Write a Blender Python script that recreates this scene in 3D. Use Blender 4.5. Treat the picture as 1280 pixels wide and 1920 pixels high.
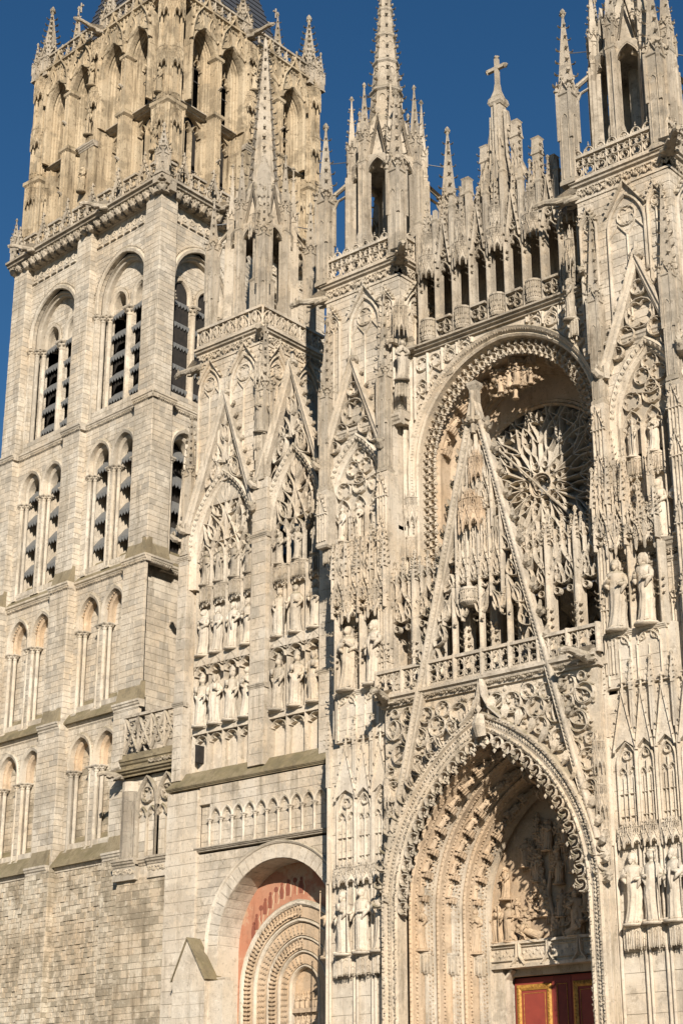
import bpy, math, random
from math import sin, cos, pi, sqrt, atan2, radians
from mathutils import Vector, Matrix
random.seed(7)
S = bpy.context.scene
for o in list(bpy.data.objects): bpy.data.objects.remove(o)
COL = S.collection

# ---------------------------------------------------------------- camera, sky, sun, exposure
cam = bpy.data.cameras.new('camera'); CAM = bpy.data.objects.new('camera', cam); COL.objects.link(CAM)
S.camera = CAM
cam.sensor_fit = 'VERTICAL'; cam.sensor_height = 36.0; cam.lens = 3258.0 / 1920 * 36
cam.clip_end = 6000; cam.clip_start = .5
CAM.location = (42.25, -60.0, 1.7)
_yaw, _pit = radians(40.2), radians(21.07)
CAM.rotation_euler = (pi / 2 + _pit, 0, _yaw)
SUN_AZ, SUN_EL = 44.5, 22.5          # degrees right of the facade's normal, degrees above the horizon
sd = Vector((sin(radians(SUN_AZ)) * cos(radians(SUN_EL)), -cos(radians(SUN_AZ)) * cos(radians(SUN_EL)), sin(radians(SUN_EL))))
w = bpy.data.worlds.new('World'); S.world = w; w.use_nodes = True
nt = w.node_tree; nt.nodes.clear()
sky = nt.nodes.new('ShaderNodeTexSky'); sky.sky_type = 'NISHITA'; sky.sun_disc = False
sky.sun_elevation = radians(SUN_EL); sky.sun_rotation = atan2(sd.x, sd.y)
sky.air_density = 1.1; sky.dust_density = 0.0; sky.ozone_density = 4.0; sky.altitude = 200
bg = nt.nodes.new('ShaderNodeBackground'); bg.inputs[1].default_value = 0.052
wo = nt.nodes.new('ShaderNodeOutputWorld')
hs = nt.nodes.new('ShaderNodeHueSaturation'); hs.inputs['Saturation'].default_value = 1.2
nt.links.new(sky.outputs[0], hs.inputs['Color']); nt.links.new(hs.outputs[0], bg.inputs[0]); nt.links.new(bg.outputs[0], wo.inputs[0])
sl = bpy.data.lights.new('sun', 'SUN'); SUN = bpy.data.objects.new('sun', sl); COL.objects.link(SUN)
sl.energy = 5.0; sl.angle = radians(0.5); sl.color = (1.0, 0.915, 0.81)
SUN.rotation_euler = sd.to_track_quat('Z', 'Y').to_euler(); SUN.location = (60, -60, 80)
S.view_settings.view_transform = 'Standard'; S.view_settings.look = 'None'
S.view_settings.exposure = 0.5; S.view_settings.gamma = 1.0; S.view_settings.use_curve_mapping = False
S.render.engine = 'CYCLES'; S.cycles.use_denoising = True; S.cycles.max_bounces = 6; S.cycles.diffuse_bounces = 3
S.cycles.caustics_reflective = False; S.cycles.caustics_refractive = False

# ---------------------------------------------------------------- materials
def NN(t, n, **kw):
    x = t.nodes.new(n)
    for k, v in kw.items(): setattr(x, k, v)
    return x
def mix(t, a, b, f, mode='MIX'):
    m = NN(t, 'ShaderNodeMix', data_type='RGBA', blend_type=mode)
    for s, v in ((m.inputs[6], a), (m.inputs[7], b), (m.inputs[0], f)):
        if hasattr(v, 'is_linked'): t.links.new(v, s)
        elif isinstance(v, (int, float)): s.default_value = v
        else: s.default_value = (*v, 1)
    return m.outputs[2]
def ramp(t, f, a, b, lo=(0, 0, 0), hi=(1, 1, 1)):
    r = NN(t, 'ShaderNodeMapRange'); r.inputs[1].default_value = a; r.inputs[2].default_value = b
    r.clamp = True; t.links.new(f, r.inputs[0]); return r.outputs[0]
def noise(t, co, scale, det=4, rough=.55, sc3=None):
    if sc3:
        mp = NN(t, 'ShaderNodeMapping'); mp.inputs['Scale'].default_value = sc3; t.links.new(co, mp.inputs[0]); co = mp.outputs[0]
    n = NN(t, 'ShaderNodeTexNoise'); n.inputs['Scale'].default_value = scale; n.inputs['Detail'].default_value = det
    n.inputs['Roughness'].default_value = rough; t.links.new(co, n.inputs['Vector']); return n.outputs['Fac']
def math_(t, op, a, b=None):
    m = NN(t, 'ShaderNodeMath', operation=op)
    for s, v in ((m.inputs[0], a), (m.inputs[1], b)):
        if v is None: continue
        if hasattr(v, 'is_linked'): t.links.new(v, s)
        else: s.default_value = v
    return m.outputs[0]
def stone(name, pale, warm, grey, stain, vary=.5, grime=.5, lichen=.5, bump=.5, fine=1.0, patch=.25):
    """weathered limestone: tone per block, warm and grey patches, streaks, lichen on what faces the sky"""
    m = bpy.data.materials.new(name); m.use_nodes = True; t = m.node_tree; t.nodes.clear()
    out = NN(t, 'ShaderNodeOutputMaterial'); b = NN(t, 'ShaderNodeBsdfPrincipled')
    b.inputs['Roughness'].default_value = .92; b.inputs['Specular IOR Level'].default_value = .12
    t.links.new(b.outputs[0], out.inputs[0])
    g = NN(t, 'ShaderNodeNewGeometry'); oi = NN(t, 'ShaderNodeObjectInfo'); co = g.outputs['Position']
    rnd = math_(t, 'FRACT', math_(t, 'ADD', math_(t, 'MULTIPLY', g.outputs['Random Per Island'], 7.31), math_(t, 'MULTIPLY', oi.outputs['Random'], 3.17)))
    rnd2 = math_(t, 'FRACT', math_(t, 'MULTIPLY', rnd, 17.7))
    c = mix(t, pale, warm, ramp(t, noise(t, co, .35, 3), .38, .68))
    c = mix(t, c, grey, math_(t, 'MULTIPLY', ramp(t, noise(t, co, .7, 7, .66), .51, .57), .72 * grime))
    c = mix(t, c, stain, math_(t, 'MULTIPLY', ramp(t, noise(t, co, 1.9, 6, .68), .585, .66), .6 * grime))
    c = mix(t, c, warm, math_(t, 'MULTIPLY', ramp(t, rnd2, .55, 1.0), .6 * vary))
    c = mix(t, c, grey, math_(t, 'MULTIPLY', ramp(t, rnd, .72, 1.0), .95 * vary))
    c = mix(t, c, mix(t, grey, stain, .45), math_(t, 'MULTIPLY', ramp(t, noise(t, co, .26, 8, .68), .53, .59), patch))
    st = noise(t, co, 1.0, 5, .65, (2.2, 2.2, .22))
    c = mix(t, c, stain, math_(t, 'MULTIPLY', ramp(t, st, .54, .70), .8 * grime))
    pit = noise(t, co, 7.0, 5, .7)
    c = mix(t, c, stain, math_(t, 'MULTIPLY', ramp(t, pit, .56, .72), .55 * fine))
    c = mix(t, c, [min(1, x * 1.22) for x in pale], math_(t, 'MULTIPLY', ramp(t, noise(t, co, 2.3, 5, .7), .56, .7), .5))
    sx = NN(t, 'ShaderNodeSeparateXYZ'); t.links.new(g.outputs['True Normal'], sx.inputs[0])
    up = math_(t, 'MULTIPLY', ramp(t, sx.outputs[2], .25, .75), ramp(t, noise(t, co, 1.7, 5), .3, .62))
    li = mix(t, (.10, .085, .05), (.21, .18, .09), noise(t, co, 5, 3))
    c = mix(t, c, li, math_(t, 'MULTIPLY', up, lichen))
    t.links.new(c, b.inputs['Base Color'])
    bm = NN(t, 'ShaderNodeBump'); bm.inputs['Strength'].default_value = bump; bm.inputs['Distance'].default_value = .05
    hh = math_(t, 'ADD', math_(t, 'MULTIPLY', pit, 1.0), math_(t, 'MULTIPLY', noise(t, co, 28, 3, .6), .45))
    t.links.new(hh, bm.inputs['Height']); t.links.new(bm.outputs[0], b.inputs['Normal'])
    return m
def plain(name, col, col2=None, rough=.8, scale=3.0, metal=0.0, bump=.2, stretch=None):
    m = bpy.data.materials.new(name); m.use_nodes = True; t = m.node_tree; b = t.nodes['Principled BSDF']
    b.inputs['Roughness'].default_value = rough; b.inputs['Metallic'].default_value = metal; b.inputs['Specular IOR Level'].default_value = .3
    g = NN(t, 'ShaderNodeNewGeometry'); n = noise(t, g.outputs['Position'], scale, 5, .6, stretch)
    c = mix(t, col, col2 or [x * .6 for x in col], ramp(t, n, .35, .68)); t.links.new(c, b.inputs['Base Color'])
    bm = NN(t, 'ShaderNodeBump'); bm.inputs['Strength'].default_value = bump; bm.inputs['Distance'].default_value = .03
    t.links.new(n, bm.inputs['Height']); t.links.new(bm.outputs[0], b.inputs['Normal'])
    return m
M = {}
M['pale'] = stone('limestone_pale', (.59, .52, .42), (.55, .44, .31), (.36, .32, .26), (.21, .175, .125), .55, .85, .8, .8, 1.4, .3)
M['white'] = stone('limestone_cleaned', (.62, .555, .455), (.58, .475, .345), (.42, .37, .30), (.25, .205, .15), .4, .7, .7, .7, 1.3, .25)
M['tower'] = stone('limestone_tower', (.60, .535, .435), (.53, .435, .315), (.36, .32, .26), (.24, .20, .145), .9, .8, .8, .7, 1.2, .45)
M['gold'] = stone('limestone_golden', (.49, .40, .275), (.42, .32, .20), (.27, .22, .15), (.12, .09, .055), .6, 1.15, 1.0, .8, 1.6)
M['grey'] = stone('limestone_weathered', (.47, .41, .325), (.42, .34, .24), (.28, .245, .195), (.13, .105, .075), .5, .95, .95, .8, 1.4)
M['rubble'] = stone('rubble_stone', (.60, .53, .415), (.50, .39, .265), (.30, .255, .185), (.19, .15, .10), 1.0, .9, .6, .9, 1.4, .8)
M['moss'] = stone('lichen_stone', (.30, .25, .165), (.27, .21, .12), (.17, .145, .10), (.12, .095, .06), .4, .8, .8, .8, 1.3)
M['rose'] = stone('limestone_warm', (.55, .43, .305), (.54, .385, .24), (.34, .27, .195), (.18, .13, .08), .4, .7, .6, .7, 1.3)
M['mortar'] = plain('mortar', (.34, .29, .22), (.24, .2, .15))
M['dark'] = plain('interior_dark', (.035, .03, .025), (.02, .018, .016))  # near-black colour stands in for the shade behind openings
M['slate'] = plain('slate', (.075, .08, .09), (.045, .047, .055), .5, 4, 0, .3, (1, 1, 4))
M['lead'] = plain('weathered_lead', (.21, .21, .20), (.13, .13, .125), .6, 5, .2, .3, (5, 5, .6))
M['iron'] = plain('iron', (.10, .11, .12), (.06, .06, .07), .5)
M['glass'] = plain('leaded_glass', (.30, .285, .26), (.20, .19, .175), .45, 9)
M['red'] = plain('red_paint_door', (.25, .048, .032), (.20, .038, .027), .55, 2, 0, .05)
M['redd'] = plain('dark_red_paint', (.17, .03, .022), (.13, .022, .018), .55, 2, 0, .05)
M['gilt'] = plain('gilded_wood', (.50, .27, .06), (.26, .13, .03), .45, 8, .3)
M['fresco'] = stone('faded_red_plaster', (.40, .175, .105), (.44, .235, .15), (.50, .36, .24), (.27, .12, .075), .0, 1.0, .0, .2, 1.2)
M['frescob'] = plain('dark_red_plaster', (.25, .085, .05), (.21, .075, .05), .9, 2, 0, .05)
M['plast'] = plain('cream_plaster', (.56, .45, .30), (.48, .37, .23), .9, 3)
M['pave'] = plain('stone_paving', (.20, .18, .155), (.15, .135, .115), .9, .6)
# ---------------------------------------------------------------- mesh kit (local u along the wall, d into it, z up)
def frame(ox, oy, ang=0.0):
    """wall frame: u runs along (cos,sin) of ang, d runs to its left, into the building"""
    e = (cos(ang), sin(ang)); n = (-sin(ang), cos(ang))
    def f(u, d, z): return (ox + u * e[0] + d * n[0], oy + u * e[1] + d * n[1], z)
    f.ang = ang; f.ox = ox; f.oy = oy
    return f
ID = frame(0, 0, 0)
class MB:
    def __init__(s, fr=ID): s.v = []; s.f = []; s.fr = fr
    def add(s, vs, fs):
        o = len(s.v); fr = s.fr; s.v.extend([fr(*p) for p in vs]); s.f.extend([tuple(i + o for i in q) for q in fs])
    def box(s, u0, u1, d0, d1, z0, z1):
        s.add([(u0, d0, z0), (u1, d0, z0), (u1, d1, z0), (u0, d1, z0), (u0, d0, z1), (u1, d0, z1), (u1, d1, z1), (u0, d1, z1)],
              [(0, 3, 2, 1), (4, 5, 6, 7), (0, 1, 5, 4), (1, 2, 6, 5), (2, 3, 7, 6), (3, 0, 4, 7)])
    def block(s, q, d, dep, c):
        """stone with a chamfered face: q = four (u, z) corners"""
        cu = sum(p[0] for p in q) / 4; cz = sum(p[1] for p in q) / 4
        hu = max(abs(p[0] - cu) for p in q) + 1e-6; hz = max(abs(p[1] - cz) for p in q) + 1e-6
        ins = [(p[0] + (cu - p[0]) * min(.5, c / hu), p[1] + (cz - p[1]) * min(.5, c / hz)) for p in q]
        v = [(p[0], d + dep, p[1]) for p in q] + [(p[0], d + c * .7, p[1]) for p in q] + [(p[0], d, p[1]) for p in ins]
        fs = [(8, 9, 10, 11)]
        for i in range(4):
            j = (i + 1) % 4; fs += [(i, j, 4 + j, 4 + i), (4 + i, 4 + j, 8 + j, 8 + i)]
        s.add(v, fs)
    def prism(s, poly, d0, d1):
        n = len(poly)
        s.add([(p[0], d0, p[1]) for p in poly] + [(p[0], d1, p[1]) for p in poly],
              [tuple(range(n)), tuple(range(2 * n - 1, n - 1, -1))] + [(i, (i + 1) % n, n + (i + 1) % n, n + i) for i in range(n)])
    def mould(s, path, prof, closed=False):
        """sweep a profile [(n, d)] along a flat path [(u, z)]; n is to the left of the path"""
        P = path; m = len(P); k = len(prof); vs = []
        for i in range(m):
            a = P[i - 1] if (i or closed) else P[0]; b = P[(i + 1) % m] if (i < m - 1 or closed) else P[-1]
            p = P[i]
            t1 = (p[0] - a[0], p[1] - a[1]); t2 = (b[0] - p[0], b[1] - p[1])
            l1 = sqrt(t1[0] ** 2 + t1[1] ** 2) or 1e-9; l2 = sqrt(t2[0] ** 2 + t2[1] ** 2) or 1e-9
            if l1 < 1e-8: t1, l1 = t2, l2
            if l2 < 1e-8: t2, l2 = t1, l1
            n1 = (-t1[1] / l1, t1[0] / l1); n2 = (-t2[1] / l2, t2[0] / l2)
            nx, nz = n1[0] + n2[0], n1[1] + n2[1]; l = sqrt(nx * nx + nz * nz)
            if l < .3: nx, nz, l = n1[0], n1[1], 1.0; sc = 1.0
            else: nx /= l; nz /= l; sc = 1 / max(.45, nx * n1[0] + nz * n1[1])
            for (n, d) in prof: vs.append((p[0] + nx * n * sc, d, p[1] + nz * n * sc))
        fs = []
        for i in range(m if closed else m - 1):
            j = (i + 1) % m
            for q in range(k - 1): fs.append((i * k + q, j * k + q, j * k + q + 1, i * k + q + 1))
        if not closed: fs += [tuple(range(k)), tuple(range((m - 1) * k + k - 1, (m - 1) * k - 1, -1))]
        s.add(vs, fs)
    def bar(s, path, w, d0, d1, closed=False):
        h = w / 2; dm = d0 + (d1 - d0) * .45
        s.mould(path, [(-h, d1), (-h, dm), (-h * .3, d0), (h * .3, d0), (h, dm), (h, d1)], closed)
    def lathe(s, u, d, prof, n=8, a0=0.0):
        vs = []
        for (r, z) in prof:
            for i in range(n): a = a0 + 2 * pi * i / n; vs.append((u + r * cos(a), d + r * sin(a), z))
        fs = []
        for q in range(len(prof) - 1):
            for i in range(n): j = (i + 1) % n; fs.append((q * n + i, q * n + j, (q + 1) * n + j, (q + 1) * n + i))
        fs += [tuple(range(n - 1, -1, -1)), tuple(range((len(prof) - 1) * n, len(prof) * n))]
        s.add(vs, fs)
    def sq(s, u, d, prof):
        """square-section lathe; profile radius = half width"""
        s.lathe(u, d, [(r * 1.41421, z) for r, z in prof], 4, pi / 4)
    def tube(s, a, b, r0, r1, n=6):
        a = Vector(a); b = Vector(b); t = (b - a).normalized(); x = t.orthogonal().normalized(); y = t.cross(x)
        vs = [tuple(c + (x * cos(2 * pi * i / n) + y * sin(2 * pi * i / n)) * r) for c, r in ((a, r0), (b, r1)) for i in range(n)]
        s.add(vs, [(i, (i + 1) % n, n + (i + 1) % n, n + i) for i in range(n)] + [tuple(range(n - 1, -1, -1)), tuple(range(n, 2 * n))])
    def limb(s, pts, rs, n=8, sq=1.0):
        """smooth tapered tube through points"""
        vs = []; m = len(pts); P = [Vector(p) for p in pts]; x = None
        for i in range(m):
            t = (P[min(i + 1, m - 1)] - P[max(i - 1, 0)]).normalized()
            x = t.orthogonal().normalized() if x is None else (x - t * x.dot(t)).normalized()
            y = t.cross(x)
            for k in range(n): a = 2 * pi * k / n; vs.append(tuple(P[i] + (x * cos(a) + y * sin(a) * sq) * rs[i]))
        fs = [(i * n + k, i * n + (k + 1) % n, (i + 1) * n + (k + 1) % n, (i + 1) * n + k) for i in range(m - 1) for k in range(n)]
        fs += [tuple(range(n - 1, -1, -1)), tuple(range((m - 1) * n, m * n))]
        s.add(vs, fs)
    def blob(s, p, r, sq=(1, 1, 1)):
        """eight-sided leaf lump, uneven"""
        x, y, z = p; j = lambda: r * random.uniform(.75, 1.2)
        s.add([(x - j() * sq[0], y, z), (x + j() * sq[0], y, z), (x, y - j() * sq[1], z), (x, y + j() * sq[1], z), (x, y, z - j() * sq[2]), (x, y, z + j() * sq[2])],
              [(0, 2, 5), (2, 1, 5), (1, 3, 5), (3, 0, 5), (2, 0, 4), (1, 2, 4), (3, 1, 4), (0, 3, 4)])
    def crocket(s, p, out, r):
        """curled leaf bud that leaves its edge along out=(du,dd,dz) and turns up"""
        o = Vector(out).normalized(); p = Vector(p); up = Vector((0, 0, 1)); sd = o.cross(up)
        if sd.length < .1: sd = Vector((1, 0, 0))
        sd.normalize(); r *= random.uniform(.85, 1.15)
        st = [(p - o * r * .2, .2, .26), (p + o * r * .5 - up * r * .1, .40, .16), (p + o * r * .95 + up * r * .05, .5, .20), (p + o * r * 1.15 + up * r * .42, .30, .16), (p + o * r * .9 + up * r * .62, .08, .08)]
        vs = []
        for c, q, e in st:
            q *= r; e *= r; w_ = random.uniform(.8, 1.2)
            vs += [tuple(c + sd * q * w_), tuple(c + up * e - o * e * .3), tuple(c - sd * q), tuple(c - up * e + o * e * .3)]
        fs = [(i * 4 + k, i * 4 + (k + 1) % 4, i * 4 + 4 + (k + 1) % 4, i * 4 + 4 + k) for i in range(4) for k in range(4)] + [(16, 17, 18, 19), (3, 2, 1, 0)]
        s.add(vs, fs)
    def mesh(s, name, mat):
        me = bpy.data.meshes.new(name); me.from_pydata(s.v, [], s.f); me.update()
        me.materials.append(M[mat] if isinstance(mat, str) else mat); return me
# ---- flat paths
def arc(cu, cz, r, a0, a1, n=10): return [(cu + r * cos(a0 + (a1 - a0) * i / n), cz + r * sin(a0 + (a1 - a0) * i / n)) for i in range(n + 1)]
def circ(cu, cz, r, n=16): return arc(cu, cz, r, 0, 2 * pi, n)[:-1]
def pointed(cu, z0, hw, rise, n=8):
    """pointed (or round, rise<=hw) arch from the left springing over the apex to the right"""
    if rise <= hw * 1.02: return [(cu - hw * cos(pi * i / (2 * n)), z0 + rise * sin(pi * i / (2 * n))) for i in range(2 * n + 1)]
    c = (rise * rise - hw * hw) / (2 * hw); R = hw + c; a = atan2(rise, c)
    L = [(cu + c - R * cos(a * i / n), z0 + R * sin(a * i / n)) for i in range(n + 1)]
    return L + [(2 * cu - p[0], p[1]) for p in reversed(L[:-1])]
def ogee(cu, z0, hw, rise, n=6):
    L = []
    for i in range(2 * n + 1):
        t = i / (2 * n); x = hw * (1 - (3 * t * t - 2 * t * t * t)) if t > .0 else hw
        x = hw * (cos(t * pi * .5) ** .75 if t < .55 else (cos(.55 * pi * .5) ** .75) * ((1 - t) / .45) ** 1.35)
        L.append((cu - x, z0 + rise * t))
    return L + [(2 * cu - p[0], p[1]) for p in reversed(L[:-1])]
def arch_open(cu, z0, zs, hw, rise):
    """opening span at height z for wall(): straight jambs z0..zs then an arch"""
    if rise <= hw * 1.02:
        def half(z): t = (z - zs) / rise; return hw * sqrt(max(0, 1 - t * t))
    else:
        c = (rise * rise - hw * hw) / (2 * hw); R = hw + c
        def half(z): return sqrt(max(0, R * R - (z - zs) ** 2)) - c
    def f(z):
        if z < z0 or z > zs + rise: return None
        h = hw if z <= zs else max(0, half(z))
        return (cu - h, cu + h)
    f.z0, f.z1, f.cu = z0, zs + rise, cu
    return f
def rect_open(u0, u1, z0, z1):
    f = lambda z: (u0, u1) if z0 <= z <= z1 else None
    f.z0, f.z1, f.cu = z0, z1, (u0 + u1) / 2
    return f
def foil(mb, cu, cz, r, n, d0, d1, w, a0=0.0):
    """foiled circle: ring plus n lobes with cusps"""
    mb.bar(circ(cu, cz, r, 14), w, d0, d1, True)
    rl = r * (.56 if n == 3 else .47 if n == 4 else .40); rc = r - rl * .98
    P = []
    for k in range(n):
        a = a0 + 2 * pi * k / n
        P += arc(cu + rc * cos(a), cz + rc * sin(a), rl * .92, a - 1.85, a + 1.85, 6)
    mb.bar(P, w * .7, d0 + (d1 - d0) * .25, d1, True)
def mouchette(mb, p, q, w, d0, d1, side=1, tw=.5):
    """curved dagger between two points, with a cusp on either edge"""
    du, dz = q[0] - p[0], q[1] - p[1]; L = sqrt(du * du + dz * dz); tu, tz = du / L, dz / L; nu, nz = -tz, tu
    A = []; B = []
    for i in range(9):
        t = i / 8; cx = side * .22 * sin(pi * t) * L * .6; h = tw * L * .42 * sin(pi * t) ** .8 * (1.15 - .5 * t)
        A.append((p[0] + tu * t * L + nu * (cx + h), p[1] + tz * t * L + nz * (cx + h)))
        B.append((p[0] + tu * t * L + nu * (cx - h), p[1] + tz * t * L + nz * (cx - h)))
    mb.bar(A, w, d0, d1); mb.bar(B, w, d0, d1)
    for X, o in ((A, B), (B, A)):
        i = 4; c = (X[i][0] + (o[i][0] - X[i][0]) * .4, X[i][1] + (o[i][1] - X[i][1]) * .4)
        dm = d0 + (d1 - d0) * .4
        mb.bar([X[i - 2], c], w * .55, dm, d1); mb.bar([c, X[i + 2]], w * .55, dm, d1)
def trefoil_head(mb, cu, z0, hw, rise, w, d0, d1):
    """cusped arch head"""
    P = pointed(cu, z0, hw, rise, 5); mb.bar(P, w, d0, d1)
    for sg in (-1, 1):
        dm = d0 + (d1 - d0) * .3
        mb.bar([(cu + sg * hw * .95, z0 + rise * .18), (cu + sg * hw * .38, z0 + rise * .40), (cu + sg * hw * .62, z0 + rise * .72)], w * .7, dm, d1)
# ---------------------------------------------------------------- scene objects
def base_tag(o, label=None, cat=None, group=None, kind=None):
    if label: o['label'] = label
    if cat: o['category'] = cat
    if group: o['group'] = group
    if kind: o['kind'] = kind
    return o
class Thing:
    def __init__(s, name, label, cat, loc=(0, 0, 0), group=None):
        s.o = bpy.data.objects.new(name, None); COL.objects.link(s.o); s.o.location = loc; s.loc = Vector(loc)
        s.o.empty_display_size = .5
        base_tag(s.o, label, cat, group); s.blocks = []; s.back = {}
    def part(s, name, mb, mat, parent=None, kind=None, label=None):
        if not mb.f: return None
        me = mb.mesh(name, mat); o = bpy.data.objects.new(name, me); COL.objects.link(o)
        if parent is not None: o.parent = parent
        else: o.parent = s.o; o.location = -s.loc
        return base_tag(o, label, kind=kind)
    def inst(s, name, me, loc, rz=0.0, sc=(1, 1, 1), ry=0.0, kind=None, label=None, parent=None):
        o = bpy.data.objects.new(name, me); COL.objects.link(o); o.parent = s.o
        o.location = Vector(loc) - s.loc; o.rotation_euler = (0, ry, rz); o.scale = sc
        return base_tag(o, label, kind=kind)
    # -- masonry
    def wall(s, fr, u0, u1, z0, z1, ops=(), d=0.0, course=.33, bl=.62, mat='tower', thick=.3, rough=.012, mort='mortar', chamf=.011, back=True, zjit=0.0):
        """courses of stones laid round openings; stones are collected and become parts"""
        if back:
            bk = s.back.setdefault(mort, [])
        n = max(1, round((z1 - z0) / course)); h = (z1 - z0) / n; g = .006
        zs = [z0 + i * h for i in range(n + 1)]
        for i in range(1, n): zs[i] += random.uniform(-zjit, zjit) * h
        bmb = MB(fr)
        for i in range(n):
            za, zb = zs[i], zs[i + 1]; zm = (za + zb) / 2; cuts = []
            for op in ops:
                a, b, m = op(za + 1e-4), op(zb - 1e-4), op(zm)
                if not (a or b or m):
                    if not (za < op.z0 < zb or za < op.z1 < zb): continue
                    continue
                if a is None: a = m if m else b
                if b is None: b = (op.cu, op.cu) if op.z1 < zb else (m or a)
                cuts.append((a, b))
            cuts.sort(key=lambda c: c[0][0] + c[1][0])
            spans = []; L = (u0, u0)
            for a, b in cuts:
                spans.append((L, (a[0], b[0]))); L = (a[1], b[1])
            spans.append((L, (u1, u1)))
            for (l, r) in spans:
                l = (max(l[0], u0), max(l[1], u0)); r = (min(r[0], u1), min(r[1], u1))
                if r[0] - l[0] < .02 and r[1] - l[1] < .02: continue
                if back: bmb.add([(l[0], d + .03, za), (r[0], d + .03, za), (r[1], d + .03, zb), (l[1], d + .03, zb)], [(0, 1, 2, 3)])
                W = (r[0] - l[0] + r[1] - l[1]) / 2
                k = max(1, round(W / bl + random.uniform(-.3, .3)))
                ts = [0.0] + sorted((j + random.uniform(-.28, .28)) / k for j in range(1, k)) + [1.0]
                for j in range(k):
                    ta, tb = ts[j], ts[j + 1]
                    q = [(l[0] + (r[0] - l[0]) * ta + g, za + g), (l[0] + (r[0] - l[0]) * tb - g, za + g), (l[1] + (r[1] - l[1]) * tb - g, zb - g), (l[1] + (r[1] - l[1]) * ta + g, zb - g)]
                    if abs(q[1][0] - q[0][0]) < .03 and abs(q[2][0] - q[3][0]) < .03: continue
                    area = (q[1][0] - q[0][0]) * (zb - za)
                    s.blocks.append((area, fr, q, d - random.uniform(0, rough), min(thick, .3), chamf, mat))
        if back: bk.append(bmb)
    def finish(s, limit=290):
        for mort, L in s.back.items():
            mb = MB()
            for b in L: o = len(mb.v); mb.v += b.v; mb.f += [tuple(i + o for i in q) for q in b.f]
            s.part('mortar_bed', mb, mort)
        s.blocks.sort(key=lambda b: -b[0])
        for i, (area, fr, q, d, dep, c, mat) in enumerate(s.blocks[:limit]):
            cu = sum(p[0] for p in q) / 4; cz = sum(p[1] for p in q) / 4
            hw = (q[1][0] - q[0][0] + q[2][0] - q[3][0]) / 4; hh = (q[2][1] - q[0][1]) / 2
            rect = abs(q[0][0] - q[3][0]) < .01 and abs(q[1][0] - q[2][0]) < .01
            if rect:
                me = unit_block(mat, round(hw / .05), round(hh / .03), i % 2)
                o = bpy.data.objects.new('stone_block', me); COL.objects.link(o); o.parent = s.o
                o.location = Vector(fr(cu, d, cz)) - s.loc; o.rotation_euler = (0, 0, fr.ang)
                kx, kz = max(1, round(hw / .05)) * .05, max(1, round(hh / .03)) * .03
                o.scale = (hw / kx, 1, hh / kz)
            else:
                mb = MB(fr); mb.block(q, d, dep, c); s.part('stone_block', mb, mat)
        rest = {}
        for (area, fr, q, d, dep, c, mat) in s.blocks[limit:]:
            mb = rest.setdefault(mat, MB()); mb.fr = fr; mb.block(q, d, dep, c)
        for mat, mb in rest.items(): mb.fr = ID; s.part('small_stone_blocks', mb, mat, kind='stuff')
_ub = {}
def unit_block(mat, a, b, v):
    a = max(1, a); b = max(1, b)
    if (mat, a, b, v) not in _ub:
        mb = MB(); hw, hh = a * .05, b * .03; j = lambda: random.uniform(-.004, .004)
        mb.block([(-hw + j(), -hh + j()), (hw + j(), -hh + j()), (hw + j(), hh + j()), (-hw + j(), hh + j())], 0, .3, .011)
        _ub[(mat, a, b, v)] = mb.mesh('stone_block', mat)
    return _ub[(mat, a, b, v)]
def cached(fn):
    c = {}
    def g(*a):
        if a not in c: c[a] = fn(*a)
        return c[a]
    return g
# ---------------------------------------------------------------- shared carved pieces (front is -Y, origin at the foot)
def spire_on(mb, u, d, z0, z1, r0, n=4, crk=6, size=.1, fin=True, r1=.03):
    """crocketed spirelet with a finial"""
    if n == 4: mb.sq(u, d, [(r0, z0), (r1, z1)]); dirs = [(sx, sy) for sx in (-.707, .707) for sy in (-.707, .707)]; rr = 1.414
    else: mb.lathe(u, d, [(r0, z0), (r1, z1)], n, pi / n); dirs = [(cos(2 * pi * (k + .5) / n), sin(2 * pi * (k + .5) / n)) for k in range(n)]; rr = 1.0
    for i in range(crk):
        t = (i + .6) / (crk + .4); r = (r0 + (r1 - r0) * t) * rr; z = z0 + (z1 - z0) * t
        for dx, dy in dirs: mb.crocket((u + dx * r, d + dy * r, z), (dx, dy, .25), size * (1.15 - .45 * t))
    if fin:
        mb.lathe(u, d, [(r1 * 1.2, z1 - .02), (r1 * 2.6, z1 + size * .5), (r1 * 1.1, z1 + size), (r1 * 3.2, z1 + size * 1.7), (r1 * .6, z1 + size * 2.6)], 6)
        for dx, dy in ((1, 0), (-1, 0), (0, 1), (0, -1)): mb.blob((u + dx * r1 * 3, d + dy * r1 * 3, z1 + size * 1.1), size * .42)
def gablet(mb, u, z0, hw, h, d0, d1, bar=.05, crk=2, size=.07):
    """small crocketed gable over an arch"""
    mb.bar([(u - hw, z0), (u, z0 + h), (u + hw, z0)], bar, d0, d1)
    for sg in (-1, 1):
        for i in range(crk):
            t = (i + .7) / (crk + .6); mb.crocket((u + sg * hw * (1 - t), d0, z0 + h * t), (sg * 1, 0, .4), size)
    mb.blob((u, d0, z0 + h + size * .7), size * .8); mb.blob((u, d0, z0 + h + size * 1.9), size * .5)
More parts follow.
